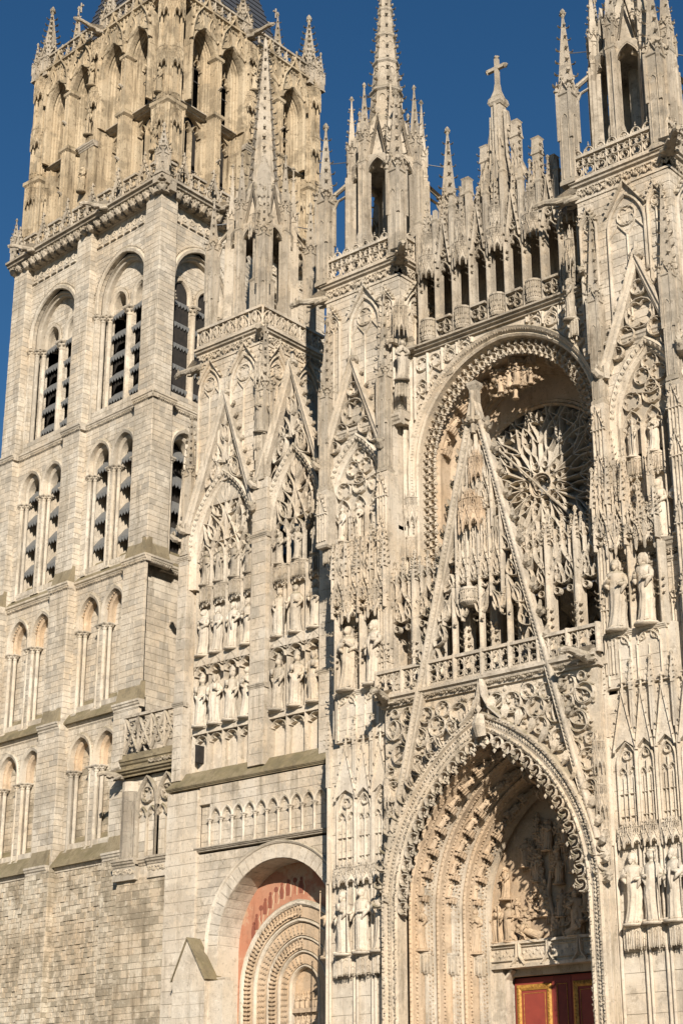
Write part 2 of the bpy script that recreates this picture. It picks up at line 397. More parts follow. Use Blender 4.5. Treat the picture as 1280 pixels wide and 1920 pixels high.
@cached
def pinnacle(kind, mat):
    """kind: shaft height, half width, spire height, crockets"""
    sh, hw, sp, ck = kind; mb = MB()
    mb.sq(0, 0, [(hw * 1.18, 0), (hw * 1.18, hw * .5), (hw, hw * .9), (hw, sh), (hw * 1.2, sh + hw * .15), (hw * 1.2, sh + hw * .35), (hw * .95, sh + hw * .5)])
    for rot in range(4):
        f = frame(0, 0, rot * pi / 2); old = mb.fr; mb.fr = f
        w = hw * .16; d = -hw
        mb.bar([(-hw * .55, hw), (-hw * .55, sh * .72)] + pointed(0, sh * .72, hw * .55, hw * 1.0, 3)[1:-1] + [(hw * .55, sh * .72), (hw * .55, hw)], w, d - w * .8, d)
        gablet(mb, 0, sh + hw * .1, hw * 1.05, hw * 2.3, d - hw * .22, d + .02, w * 1.3, 2, hw * .42)
        mb.fr = old
    for sx in (-1, 1):
        for sy in (-1, 1): mb.sq(sx * hw, sy * hw, [(hw * .2, sh * .5), (hw * .2, sh + hw * 1.2), (.005, sh + hw * 2.6)])
    spire_on(mb, 0, 0, sh + hw * .4, sh + sp, hw * .92, 4, ck, hw * .62, True, hw * .13)
    return mb.mesh('pinnacle', mat)
@cached
def canopy(mat):
    """half-octagon canopy with arches, gablets and spirelets: width 1, height 1, back at y=0"""
    mb = MB(); R = .5; V = [(R * cos(pi + pi * k / 5), R * .85 * sin(pi + pi * k / 5)) for k in range(6)]
    for k in range(5):
        a, b = V[k], V[k + 1]; L = sqrt((b[0] - a[0]) ** 2 + (b[1] - a[1]) ** 2); ang = atan2(b[1] - a[1], b[0] - a[0])
        mb.fr = frame(a[0], a[1], ang)
        mb.prism([(0, .5), (0, .0), (L * .1, .02), (L * .18, .13), (L * .5, .25), (L * .82, .13), (L * .9, .02), (L, .0), (L, .5)], -.01, .05)
        mb.bar([(L * .5, .25), (L * .32, .11), (L * .42, .09)], .02, -.01, .04); mb.bar([(L * .5, .25), (L * .68, .11), (L * .58, .09)], .02, -.01, .04)
        mb.bar([(L * .06, .22), (L * .5, .56), (L * .94, .22)], .035, -.06, .0)
        mb.crocket((L * .3, -.05, .42), (-1, 0, .4), .045); mb.crocket((L * .7, -.05, .42), (1, 0, .4), .045); mb.blob((L * .5, -.05, .6), .04)
        for q in range(3): mb.bar([(L * (.25 + .25 * q), .5), (L * (.25 + .25 * q), .74)], .03, -.01, .05)
        mb.bar([(0, .5), (L, .5)], .04, -.03, .03); mb.bar([(0, .76), (L, .76)], .03, -.015, .03)
        foil(mb, L * .5, .40, L * .16, 4, -.02, .03, .018)
    mb.fr = ID
    for k, (x, y) in enumerate(V):
        mb.sq(x, y, [(.022, -.07), (.032, .0), (.032, .52), (.012, .56), (.02, .6), (.004, .98)])
        mb.blob((x, y, -.07), .035)
    # two receding tiers of little lights, each with gablets and spirelets, then a crocketed cap
    for (k0, z0, z1) in ((.80, .46, .70), (.52, .66, .88)):
        W_ = [(x * k0, y * k0) for x, y in V]
        mb.add([(x * .86, y * .86, z0) for x, y in W_] + [(x * .86, y * .86, z1 - .03) for x, y in W_], [(i, i + 1, 7 + i, 6 + i) for i in range(5)] + [tuple(range(6, 12))])
        for k in range(5):
            a, b = W_[k], W_[k + 1]; L = sqrt((b[0] - a[0]) ** 2 + (b[1] - a[1]) ** 2); mb.fr = frame(a[0], a[1], atan2(b[1] - a[1], b[0] - a[0]))
            for q in (.0, .5): mb.bar([(L * q, z0), (L * q, z1)], .022, -.015, .06)
            for q in (.25, .75): mb.bar(pointed(L * q, z1 - .1, L * .22, .07, 3), .016, -.01, .05)
            mb.bar([(L * .04, z1 - .08), (L * .5, z1 + .07), (L * .96, z1 - .08)], .024, -.035, .02); mb.blob((L * .5, -.02, z1 + .09), .028)
        mb.fr = ID
        for (x, y) in W_: mb.sq(x, y, [(.022, z0 - .02), (.022, z1), (.03, z1 + .01), (.003, z1 + .2)])
    spire_on(mb, 0, -.1, .84, 1.08, .11, 4, 3, .05, True, .012)
    mb.add([(x, y, .14) for x, y in V], [(5, 4, 3, 2, 1, 0)])
    mb.add([(x * .95, y * .95, .5) for x, y in V], [(0, 1, 2, 3, 4, 5)])
    return mb.mesh('canopy', mat)
@cached
def console(mat):
    """bracket under a statue: width 1, height 1 below z=0, fluted and pendant"""
    mb = MB(); V = [(.5 * cos(pi + pi * k / 6), .42 * sin(pi + pi * k / 6)) for k in range(7)]
    mb.add([(x * 1.06, y * 1.06, 0) for x, y in V] + [(x * 1.06, y * 1.06, -.07) for x, y in V] + [(x * .97, y * .97, -.12) for x, y in V] + [(x * .9, y * .9, -.62) for x, y in V] + [(x * .8, y * .8, -.8) for x, y in V],
           [tuple(range(7))] + [(7 * r + i, 7 * r + i + 1, 7 * r + 8 + i, 7 * r + 7 + i) for r in range(4) for i in range(6)] + [tuple(range(34, 27, -1))])
    for k in range(6):
        a, b = V[k], V[k + 1]; L = sqrt((b[0] - a[0]) ** 2 + (b[1] - a[1]) ** 2); mb.fr = frame(a[0], a[1], atan2(b[1] - a[1], b[0] - a[0]))
        for q in (.06, .34, .64, .92):
            e = random.uniform(-.04, .04); mb.bar([(L * q, -.13), (L * q, -.84 + e)], .026, -.02, .06); mb.blob((L * q, .0, -.88 + e), .04)
        mb.bar(pointed(L * .5, -.3, L * .36, .12, 3), .022, -.02, .03); mb.bar(pointed(L * .5, -.62, L * .36, .12, 3), .022, -.0, .05)
    mb.fr = ID
    for k, (x, y) in enumerate(V): mb.sq(x * .98, y * .98, [(.012, -.98 + .06 * (k % 2)), (.03, -.82), (.03, -.1)])
    return mb.mesh('console', mat)
@cached
def pedestal(mat):
    """plain moulded block for a statue: width 1, height 1 (top at z=0)"""
    mb = MB(); mb.lathe(0, -.1, [(.40, -1), (.42, -.5), (.46, -.3), (.52, -.22), (.52, -.08), (.47, 0)], 8, pi / 8)
    for k in range(8): a = 2 * pi * k / 8; mb.blob((.45 * cos(a), -.1 + .45 * sin(a), -.36), .08)
    return mb.mesh('pedestal', mat)
@cached
def figure(v, mat):
    """carved draped figure one unit tall; v picks stance, head and what is held"""
    R = random.Random(100 + v); mb = MB(); n = 36
    lean = R.uniform(-.03, .03); k = R.choice((9, 11, 13)); ph = R.uniform(0, 6); hip = R.choice((-1, 1)) * .022; turn = R.uniform(-.5, .5)
    slim = R.uniform(.86, 1.02); dia = R.choice((-1, 1)); hemz = .45 + R.uniform(-.1, .08)
    prof = [(.0, .135, .115), (.03, .142, .12), (.08, .132, .112), (.14, .126, .106), (.2, .12, .102), (.27, .117, .1), (.34, .117, .1), (.4, .12, .098), (.45, .122, .097), (.5, .121, .095), (.55, .116, .09), (.60, .107, .085), (.65, .11, .086), (.7, .121, .09), (.74, .13, .09), (.775, .133, .08), (.80, .118, .066), (.818, .085, .055), (.832, .05, .045), (.845, .042, .043)]
    vs = []
    for (z, rx, ry) in prof:
        fo = .20 * max(0, 1 - z / .72) + (.05 if z < .8 else 0)
        cx = hip * sin(pi * min(1, z / .8)) + lean * z; 
        for i in range(n):
            a = 2 * pi * i / n; f = 1 + fo * (abs(cos(k * .5 * a + ph + 2.2 * z * dia)) - .6) * (1.5 if sin(a) < .3 else .5)
            # a mantle hem that crosses the body slantwise
            edge = hemz + .16 * dia * cos(a)
            if z < edge: f *= .94
            if abs(z - edge) < .06: f *= 1.10
            if z < .34 and sin(a) < 0 and abs(cos(a) + hip * 14) < .4: f *= 1.09     # the bent knee
            vs.append((cx + rx * slim * f * cos(a), ry * f * sin(a), z))
    # neck and head on the same surface
    hx = hip * .3 + lean * .9; tx, ty = sin(turn), -cos(turn)
    for (z, rx, ry, fw) in [(.856, .042, .046, .004), (.868, .05, .056, .014), (.89, .058, .066, .016), (.915, .062, .071, .012), (.945, .063, .071, .006), (.972, .053, .06, .0), (.99, .032, .038, .0), (1.0, .006, .006, .0)]:
        for i in range(n):
            a = 2 * pi * i / n; f = 1.0
            dx, dy = cos(a), sin(a); front = dx * tx + dy * ty
            if front > .93 and .885 < z < .93: f = 1.2                      # nose
            if .6 < front < .93 and .91 < z < .95: f = .88                # eye hollows
            if front > .85 and z == .868: f = .94                          # below the mouth
            vs.append((hx + rx * f * dx + tx * fw, ry * f * dy + ty * fw, z))
    m = len(vs) // n
    mb.add(vs, [(r * n + i, r * n + (i + 1) % n, (r + 1) * n + (i + 1) % n, (r + 1) * n + i) for r in range(m - 1) for i in range(n)] + [tuple(range(n - 1, -1, -1)), tuple(range((m - 1) * n, m * n))])
    def hand(p, dr):
        p = Vector(p); dr = Vector(dr).normalized(); s_ = dr.cross(Vector((0, 0, 1)))
        if s_.length < .1: s_ = Vector((1, 0, 0))
        s_.normalize(); up = s_.cross(dr)
        mb.limb([p, p + dr * .022], [.015, .017], 6)
        for j, ln in enumerate((.022, .027, .025, .019)):
            b = p + dr * .024 + up * (.012 - .008 * j); mb.limb([b, b + dr * ln * .6, b + dr * ln * .9 - s_ * .008], [.0052, .005, .004], 4)
        mb.limb([p + dr * .006 + up * .012, p + dr * .02 + up * .026], [.0055, .0045], 4)
    pose = [('book', 1), ('both', 1), ('staff', -1), ('book', -1), ('scroll', 1), ('staff', 1), ('pray', 1), ('both', -1)][v % 8]
    sh = .79
    def arm(sg, el, wr, r=.040):
        el = (hx + (el[0] - hx) * .84, el[1], el[2]); S0 = (hx + sg * .108 * slim, .0, sh - .035)
        mb.limb([S0, ((S0[0] + el[0]) / 2 + sg * .012, (S0[1] + el[1]) / 2, (S0[2] + el[2]) / 2), el, ((el[0] * .5 + wr[0] * .5), el[1] * .5 + wr[1] * .5 - .005, el[2] * .5 + wr[2] * .5 - .004), wr], [r, r * 1.02, r * .98, r * .86, r * .62], 8)
        d = Vector(wr) - Vector(el); hand(wr, d)
        # sleeve hanging from the forearm
        q = [Vector(el) * (1 - t) + Vector(wr) * t for t in (.1, .4, .75)]
        mb.limb([q[0], q[1] - Vector((0, 0, .05)), q[2] - Vector((0, -.01, .13))], [.04, .036, .012], 6)
    kind, sg = pose
    if kind in ('book', 'scroll'):
        arm(sg, (hx + sg * .175, -.03, .64), (hx + sg * .05, -.135, .665)); arm(-sg, (hx - sg * .18, -.02, .63), (hx - sg * .10, -.13, .56))
        if kind == 'book': mb.box(hx + sg * .0, hx + sg * .085, -.165, -.14, .655, .765)
        else: mb.limb([(hx + sg * .045, -.15, .70), (hx + sg * .03, -.16, .56), (hx + sg * .05, -.155, .40)], [.016, .02, .014], 6)
    elif kind == 'staff':
        arm(sg, (hx + sg * .18, -.03, .63), (hx + sg * .165, -.13, .60)); arm(-sg, (hx - sg * .175, -.02, .64), (hx - sg * .04, -.13, .62))
        mb.limb([(hx + sg * .18, -.155, .02), (hx + sg * .175, -.155, .6), (hx + sg * .17, -.15, 1.0)], [.009, .011, .009], 6); mb.blob((hx + sg * .17, -.15, 1.02), .024)
    elif kind == 'pray':
        arm(1, (hx + .17, -.03, .63), (hx + .014, -.14, .71)); arm(-1, (hx - .17, -.03, .63), (hx - .014, -.14, .71))
    else:
        arm(1, (hx + .175, -.03, .63), (hx + .07, -.135, .60)); arm(-1, (hx - .175, -.03, .63), (hx - .06, -.13, .69))
    hair = [0, 1, 2, 3, 1, 4, 2, 0][v % 8]
    if hair in (0, 1):      # beard and long hair
        mb.limb([(hx + tx * .05, ty * .055, .89), (hx + tx * .06, ty * .07, .855), (hx + tx * .06, ty * .075, .80 + .02 * hair)], [.03, .033, .008], 7)
        for s2 in (-1, 1): mb.limb([(hx + s2 * .03 - tx * .01, .0 - ty * .0, .985), (hx + s2 * .058 - tx * .02, .012, .93), (hx + s2 * .06, .02, .86), (hx + s2 * .05, .015, .82)], [.022, .026, .024, .012], 6)
    elif hair == 2:         # veil or hood
        mb.limb([(hx, .018, 1.004), (hx, .03, .95), (hx, .04, .87), (hx, .05, .76)], [.028, .074, .078, .10], 10, .75)
    elif hair == 3:         # mitre
        mb.add([(hx - .055, -.05, .975), (hx + .055, -.05, .975), (hx + .055, .05, .975), (hx - .055, .05, .975), (hx - .062, -.03, 1.03), (hx + .062, -.03, 1.03), (hx + .062, .03, 1.03), (hx - .062, .03, 1.03), (hx, -.012, 1.11), (hx, .012, 1.11)],
               [(0, 1, 5, 4), (1, 2, 6, 5), (2, 3, 7, 6), (3, 0, 4, 7), (4, 5, 8), (6, 7, 9), (5, 6, 9, 8), (7, 4, 8, 9)])
    else:                   # crown
        mb.lathe(hx, 0, [(.058, .965), (.064, 1.0), (.05, 1.0)], 10)
        for q in range(6): a = 2 * pi * q / 6; mb.blob((hx + .06 * cos(a), .06 * sin(a), 1.015), .016)
    for s2 in (-1, 1):      # feet
        mb.limb([(s2 * .05 + hip, -.09, .012), (s2 * .065 + hip, -.15, .010), (s2 * .07 + hip, -.175, .006)], [.026, .024, .012], 6, .6)
    mb.lathe(0, -.01, [(.18, -.035), (.18, -.005), (.165, .0)], 10)
    me = mb.mesh('statue', mat)
    for p in me.polygons: p.use_smooth = True
    return me
@cached
def seated(v, mat):
    """small seated figure for the archivolts, one unit tall, with its canopy above and block below"""
    R = random.Random(300 + v); mb = MB(); n = 12; vs = []
    for (z, rx, ry, oy) in [(0, .26, .22, -.08), (.08, .27, .25, -.1), (.3, .25, .27, -.12), (.4, .26, .24, -.08), (.46, .2, .16, 0), (.6, .19, .14, 0), (.72, .23, .14, 0), (.78, .12, .09, 0), (.81, .07, .07, -.01), (.86, .095, .1, -.02), (.93, .095, .105, -.02), (.99, .05, .055, -.01)]:
        for i in range(n):
            a = 2 * pi * i / n; f = 1 + (.10 * cos(5 * a + v) if z < .45 else .03 * cos(4 * a))
            vs.append((rx * f * cos(a), oy + ry * f * sin(a), z))
    m = len(vs) // n
    mb.add(vs, [(r * n + i, r * n + (i + 1) % n, (r + 1) * n + (i + 1) % n, (r + 1) * n + i) for r in range(m - 1) for i in range(n)] + [tuple(range((m - 1) * n, m * n))])
    for sg in (-1, 1): mb.limb([(sg * .2, 0, .7), (sg * .27, -.05, .52), (sg * .08, -.2, .5 + .08 * (v % 3))], [.075, .075, .05], 6)
    if v % 3 == 0: mb.limb([(0, -.1, .84), (0, -.13, .7)], [.07, .02], 6)
    if v % 3 == 1: mb.box(-.08, .1, -.26, -.2, .48, .66)
    mb.lathe(0, 0, [(.1, -.36), (.22, -.26), (.3, -.12), (.36, -.06), (.36, 0)], 8, pi / 8)
    for q in range(7): a = pi + pi * q / 6; mb.limb([(.32 * cos(a), .32 * sin(a), -.06), (.26 * cos(a), .26 * sin(a), -.3 - .06 * (q % 2))], [.05, .015], 4); mb.blob((.33 * cos(a), .33 * sin(a), -.04), .07)
    for sg in (-1, 1): mb.limb([(sg * .3, .1, .1), (sg * .36, .05, .6), (sg * .3, -.05, .95)], [.05, .06, .03], 5)
    return mb.mesh('carved_figure', mat)
@cached
def colonnette(h, r, mat):
    """round shaft with moulded base and leafy capital under a square abacus; h total"""
    mb = MB(); hc = r * 3.2
    mb.sq(0, 0, [(r * 1.6, 0), (r * 1.6, r * .7)])
    mb.lathe(0, 0, [(r * 1.55, r * .7), (r * 1.6, r * 1.1), (r * 1.15, r * 1.4), (r * 1.25, r * 1.8), (r, r * 2.0), (r, h - hc), (r * 1.2, h - hc + r * .2), (r, h - hc + r * .35), (r * 1.1, h - hc * .6), (r * 1.6, h - r * .8)], 10)
    for k in range(8):
        a = 2 * pi * (k + .5) / 8; mb.crocket((r * 1.1 * cos(a), r * 1.1 * sin(a), h - hc * .62), (cos(a), sin(a), .6), r * .75)
    mb.sq(0, 0, [(r * 1.6, h - r * .8), (r * 1.85, h - r * .4), (r * 1.85, h)])
    me = mb.mesh('colonnette', mat)
    return me
@cached
def gargoyle(mat, v=0):
    """beast stretched out from the wall along -Y"""
    mb = MB(); mb.limb([(0, .4, 0), (0, 0, .02), (0, -.45, .08), (0, -.9, .16), (0, -1.25, .2), (0, -1.5, .14), (0, -1.72, .08)], [.24, .26, .21, .17, .15, .17, .09], 8)
    for sg in (-1, 1):
        mb.limb([(sg * .1, -1.42, .3), (sg * .17, -1.36, .42)], [.06, .02], 5)                                   # ears
        mb.limb([(sg * .16, -.5, .02), (sg * .24, -.75, -.08), (sg * .2, -.98, -.02)], [.09, .07, .05], 6)      # fore legs
        mb.limb([(sg * .2, .1, .0), (sg * .3, -.2, -.14), (sg * .24, -.42, -.2)], [.12, .1, .06], 6)            # haunches
        mb.add([(sg * .1, -.2, .22), (sg * .12, -.75, .3), (sg * .38, -.1, .5), (sg * .3, .15, .3)], [(0, 1, 2, 3)])  # wing
    mb.limb([(0, -1.55, .02), (0, -1.68, -.06)], [.08, .04], 6)                                                 # jaw
    return mb.mesh('gargoyle', mat)
@cached
def corbel_head(v, mat):
    mb = MB(); R = random.Random(v); a = R.uniform(.8, 1.1)
    mb.prism([(-.2, 0), (.2, 0), (.2, .5), (-.2, .5)], -.1, .2); mb.limb([(0, .1, .12), (0, -.3, .18), (0, -.5, .34)], [.17 * a, .2 * a, .12], 7)
    for sg in (-1, 1): mb.limb([(sg * .1, -.25, .3), (sg * .18, -.35, .48)], [.08, .04], 5)
    mb.blob((0, -.5, .22), .1); mb.blob((.12, -.42, .4), .09); mb.blob((-.12, -.42, .4), .09)
    return mb.mesh('corbel', mat)
@cached
def leaf_frieze(mat, v=0):
    """metre of carved foliage, centred, height .3"""
    mb = MB(); R = random.Random(v)
    for i in range(9):
        x = -.5 + (i + .5) / 9; mb.blob((x, -.03, R.uniform(.04, .26)), R.uniform(.05, .085), (1, .8, .9)); mb.blob((x + .03, -.06, R.uniform(.04, .26)), R.uniform(.03, .06))
    P = [(-.5 + i / 16, .15 + .09 * sin(i * pi / 4)) for i in range(17)]
    mb.bar(P, .035, -.05, .02)
    return mb.mesh('foliage_frieze', mat)
STATUES = []
def statue(x, y, z, h, v, mat, label, group, rz=0.0, cat='statue'):
    o = bpy.data.objects.new('statue', figure(v, mat)); COL.objects.link(o); o.location = (x, y, z + .035 * h); o.scale = (h * .97, h * .97, h / 1.02); o.rotation_euler = (0, 0, rz)
    base_tag(o, label, cat, group); STATUES.append(o); return o
def row_word(i, n):
    return 'leftmost' if i == 0 else 'rightmost' if i == n - 1 else ('middle' if n == 3 else ['second', 'third', 'fourth', 'fifth', 'sixth'][i - 1])
def cornice(mb, u0, u1, z, d, out=.3, h=.5):
    """projecting moulded course, top at z"""
    mb.add([(u, dd, zz) for u in (u0, u1) for dd, zz in ((d + .3, z + .0), (d - out, z - .0), (d - out, z - h * .28), (d - out * .72, z - h * .38), (d - out * .62, z - h * .6), (d - out * .25, z - h * .75), (d - out * .2, z - h), (d + .3, z - h))],
           [(i, (i + 1) % 8, 8 + (i + 1) % 8, 8 + i) for i in range(8)] + [tuple(range(7, -1, -1)), tuple(range(8, 16))])
def sill(mb, u0, u1, za, zb, da, db):
    """weathered slope from (da, za) at the wall down to (db, zb) at the edge"""
    mb.add([(u, d, z) for u in (u0, u1) for d, z in ((da, za), (db, zb), (db, zb - .12), (da + .2, zb - .12), (da + .2, za))], [(0, 1, 6, 5), (1, 2, 7, 6), (2, 3, 8, 7), (4, 3, 2, 1, 0), (5, 6, 7, 8, 9)])
# ---------------------------------------------------------------- ground
def ground():
    mb = MB(); mb.add([(-900, -900, 0), (900, -900, 0), (900, 900, 0), (-900, 900, 0)], [(0, 1, 2, 3)])
    me = mb.mesh('square_paving', 'pave'); o = bpy.data.objects.new('square_paving', me); COL.objects.link(o); o['kind'] = 'structure'
ground()
# ---------------------------------------------------------------- bell tower
TW = Thing('bell_tower', 'tall square bell tower with paired louvred arches and golden openwork crown', 'tower', (-34, 12, 0))
TCX, TCY = -26.87, 4.5
FT = frame(TCX, TCY, radians(-4.2)); FS = frame(TCX, TCY, pi / 2)
TWD = 15.5
def slat_mesh(w, teeth, drop=.62, out=.55):
    key = ('slat', round(w, 2), teeth)
    if key in _ub: return _ub[key]
    mb = MB(); P = []; n = teeth * 2
    for off in (0, .03):
        for i in range(n + 1): P.append((-w / 2 + w * i / n, .0 + off, 0.0 + off * .6))
        for i in range(n + 1): P.append((-w / 2 + w * i / n, -out + off, -drop))
        for i in range(n + 1): P.append((-w / 2 + w * i / n, -out - .02 + off, -drop - (.36 if i % 2 else .14)))
    k = n + 1; fs = []
    for o in (0, 3 * k):
        for r in range(2):
            for i in range(n): fs.append((o + r * k + i, o + r * k + i + 1, o + (r + 1) * k + i + 1, o + (r + 1) * k + i))
    for i in range(n): fs.append((2 * k + i, 2 * k + i + 1, 5 * k + i + 1, 5 * k + i))
    mb.add(P, fs)
    for i in range(0, n + 1, 2): mb.box(-w / 2 + w * i / n - .012, -w / 2 + w * i / n + .012, -out - .03, -out + .0, -drop - .1, -drop + .02)
    _ub[key] = mb.mesh('louvre_slat', 'lead'); return _ub[key]
def louvres(fr, u, w, z0, z1, d, n):
    for i in range(n):
        z = z1 - (z1 - z0) * (i + .15) / n
        TW.inst('louvre_slat', slat_mesh(w, 6, (z1 - z0) / n * .42), fr(u, d, z), fr.ang)
def order(fr, cu, zs, hw, rise, prof, mat='tower', dog=0, dd=0.0, dn=0.0, name='arch_moulding', thing=None, jamb=None):
    """one arch order; dog = spacing of a row of carved teeth at offset dn, depth dd; jamb continues it down to that z"""
    P = pointed(cu, zs, hw, rise, 10)
    if jamb is not None: P = [(cu - hw, jamb)] + P + [(cu + hw, jamb)]
    mb = MB(fr); mb.mould(P, prof); ar_ = (thing or TW).part(name, mb, mat)
    if dog:
        mb = MB(fr); Q = pointed(cu, zs, hw + dn, rise + dn, 24); acc = 0
        for a, b in zip(Q, Q[1:]):
            L = sqrt((b[0] - a[0]) ** 2 + (b[1] - a[1]) ** 2); acc += L
            while acc > dog: acc -= dog; t = 1 - acc / L; mb.blob((a[0] + (b[0] - a[0]) * t, dd, a[1] + (b[1] - a[1]) * t), dog * .42)
        (thing or TW).part('arch_teeth', mb, mat, parent=ar_, kind='stuff')
def col(thing, fr, u, d, z0, z1, r, mat='tower'):
    thing.inst('colonnette', colonnette(round(z1 - z0, 2), r, mat), fr(u, d, z0), fr.ang)
def tower_face(fr, sg, full=True):
    U = lambda a, b: (min(sg * a, sg * b), max(sg * a, sg * b))
    bays = [(1.4, 7.0), (8.4, 14.0)]; butts = [(0, 1.4), (7.0, 8.4), (14.0, TWD)]
    # stage limits: string above, string below, wall depth, buttress front
    ST = [(45.4, 58.9, .5, .0), (35.0, 45.1, .35, -.15), (26.4, 34.7, .2, -.35), (18.1, 26.1, .1, -.5), (0.0, 17.8, -.3, -.75)]
    if not full: ST = ST[:2]
    for k, (z0, z1, dw, db) in enumerate(ST):
        grow = [0, .12, .25, .35, .5][k]
        for j, (a, b) in enumerate(butts):
            a2 = a - grow if j else a + db; b2 = b + grow * (.6 if j < 2 else 1)
            u0, u1 = U(a2, b2); m = 'tower' if k < 4 else 'rubble'
            TW.wall(fr, u0, u1, z0, z1 + (1.0 if k == 0 else .3), d=db, course=.34 if k < 4 else .27, bl=.6 if k < 4 else .36, mat=m, thick=.2, rough=.015 if k < 4 else .06, zjit=0 if k < 4 else .18)
            mb = MB(fr); e0, e1 = U(a2 if j else b2 - .01, b2)
            for uu in ((u0, u1) if j == 1 else ((u1,) if (j == 0) == (sg > 0) else (u0,))):      # buttress flanks
                f2 = frame(*fr(uu, db, 0)[:2], fr.ang + pi / 2)
                TW.wall(f2, 0.0, dw - db + .3, z0, z1 + .3, d=-.004 if uu == u1 else 0.004, course=.34 if k < 4 else .27, bl=.5, mat=m, thick=.1, back=True)
        for (a, b) in bays:
            a += grow * .6; b -= grow; u0, u1 = U(a, b); uc = (U(a, b)[0] + U(a, b)[1]) / 2
            if k == 0:
                big = arch_open(uc, 46.6, 54.1, 2.4, 2.7)
                TW.wall(fr, u0, u1, z0, z1 + 1.0, [big], d=dw, mat='tower')
                TW.wall(fr, uc - 2.4, uc + 2.4, 46.2, 56.9, [arch_open(uc - 1.08, 46.6, 53.8, .82, 1.0), arch_open(uc + 1.08, 46.6, 53.8, .82, 1.0)], d=dw + .75, mat='tower')
                order(fr, uc, 54.1, 2.66, 2.98, [(-.3, dw), (-.26, dw - .1), (-.08, dw - .14), (.04, dw - .05), (.05, dw + .02)], dog=.17, dd=dw - .06, dn=.12, jamb=53.3)
                order(fr, uc, 54.1, 2.4, 2.7, [(-.02, dw + .3), (-.2, dw + .22), (-.22, dw + .4), (-.36, dw + .45), (-.38, dw + .8)], name='arch_moulding', jamb=53.3)
                for s2 in (-1, 1):
                    order(fr, uc + s2 * 1.08, 53.8, .84, 1.02, [(-.22, dw + 1.6), (-.2, dw + .78), (-.12, dw + .64), (.06, dw + .62), (.1, dw + .7), (.1, dw + .8)], dog=.13, dd=dw + .64, dn=.14, jamb=53.2)
                    for (du, dd, r) in ((2.62, .12, .15), (2.3, .42, .15), (1.96, .72, .16)): col(TW, fr, uc + s2 * du, dw + dd, 45.6, 53.2, r)
                    mb = MB(fr); mb.box(uc + s2 * 2.9 - .45, uc + s2 * 2.9 + .45, dw - .1, dw + .3, 53.1, 53.3); mb.box(*U(0, 0), 0, 0, 0, 0) if 0 else None
                    TW.part('abacus', mb, 'tower')
                    louvres(fr, uc + s2 * 1.06, 1.62, 46.7, 54.0, dw + 1.3, 5)
                col(TW, fr, uc, dw + .72, 46.2, 53.2, .2)
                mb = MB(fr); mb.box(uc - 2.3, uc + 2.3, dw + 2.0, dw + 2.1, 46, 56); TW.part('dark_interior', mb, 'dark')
                mb = MB(fr); sill(mb, u0, u1, 46.75, 45.55, dw + .9, dw - .25); TW.part('sloping_sill', mb, 'moss')
                # carved frieze of little pierced arches under the corbels
                n = 8
                for i in range(n):
                    uu = u0 + .35 + (u1 - u0 - .7) * i / (n - 1); mb = MB(fr); foil(mb, uu, 58.55, .17, 4, dw - .06, dw + .02, .07); mb.box(uu - .24, uu + .24, dw - .14, dw, 58.12, 58.26); mb.box(uu - .17, uu + .17, dw - .008, dw, 58.4, 58.7)
                    TW.part('frieze_knot', mb, 'tower')
                mb = MB(fr); mb.box(u0, u1, dw - .14, dw + .1, 59.2, 59.4); TW.part('string_course', mb, 'tower')
            else:
                zs, ri, zb, hw, dn = [(42.75, 1.2, 36.5, .98, .75), (32.75, 1.25, 27.9, .93, .62), (24.35, 1.15, 19.9, .9, .6)][k - 1] if k < 4 else (0, 0, 0, 0, 0)
                if k == 4:
                    TW.wall(fr, u0, u1, z0, z1, d=dw, course=.27, bl=.38, mat='rubble', rough=.09, zjit=.2); 
                    continue
                cs = [uc - 1.17, uc + 1.17]
                ops = [arch_open(c, zb - .3, zs, hw, ri) for c in cs]
                TW.wall(fr, u0, u1, z0, z1 + .3, ops, d=dw)
                for c in cs:
                    order(fr, c, zs, hw + .14, ri + .14, [(-.2, dw + .25), (-.16, dw - .08), (.0, dw - .14), (.1, dw - .06), (.12, dw + .02)], dog=.16, dd=dw - .05, dn=.1, jamb=zs - .7)
                    order(fr, c, zs, hw - .1, ri - .14, [(-.2, dw + dn), (-.18, dw + .3), (-.06, dw + .2), (.08, dw + .22), (.1, dw + .4)], mat='rose' if k > 1 else 'tower', dog=.2 if k == 2 else 0, dd=dw + .16, dn=.02, jamb=zs - .7)
                    for s2 in (-1, 1):
                        col(TW, fr, c + s2 * (hw + .0), dw + .08, zb - 1.0, zs - .7, .13); col(TW, fr, c + s2 * (hw - .2), dw + .32, zb - .8, zs - .7, .12)
                    if k == 1:
                        louvres(fr, c, 2 * hw - .3, zb + .2, zs + .7, dw + .95, 4)
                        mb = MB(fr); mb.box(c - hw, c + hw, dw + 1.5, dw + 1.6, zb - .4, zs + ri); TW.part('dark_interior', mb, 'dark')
                        mb = MB(fr); mb.mould([(c - hw + .2, zb - .3)] + pointed(c, zs, hw - .2, ri - .25, 8) + [(c + hw - .2, zb - .3)], [(0, dw + .4), (0, dw + 1.6)]); TW.part('window_reveal', mb, 'tower')
                    else:
                        TW.wall(fr, c - hw, c + hw, zb - .3, zs + ri, d=dw + dn, course=.34, bl=.5, mat='rubble' if k == 3 else 'tower')
                mb = MB(fr); sill(mb, u0, u1, zb + .0, z0 + .1, dw + dn, [0, dw, -.1, -.35, -.75][min(k + 1, 4)] - .12 + .25); TW.part('sloping_sill', mb, 'moss')
        # string course, with its row of carved teeth
        zt = z0 + .15
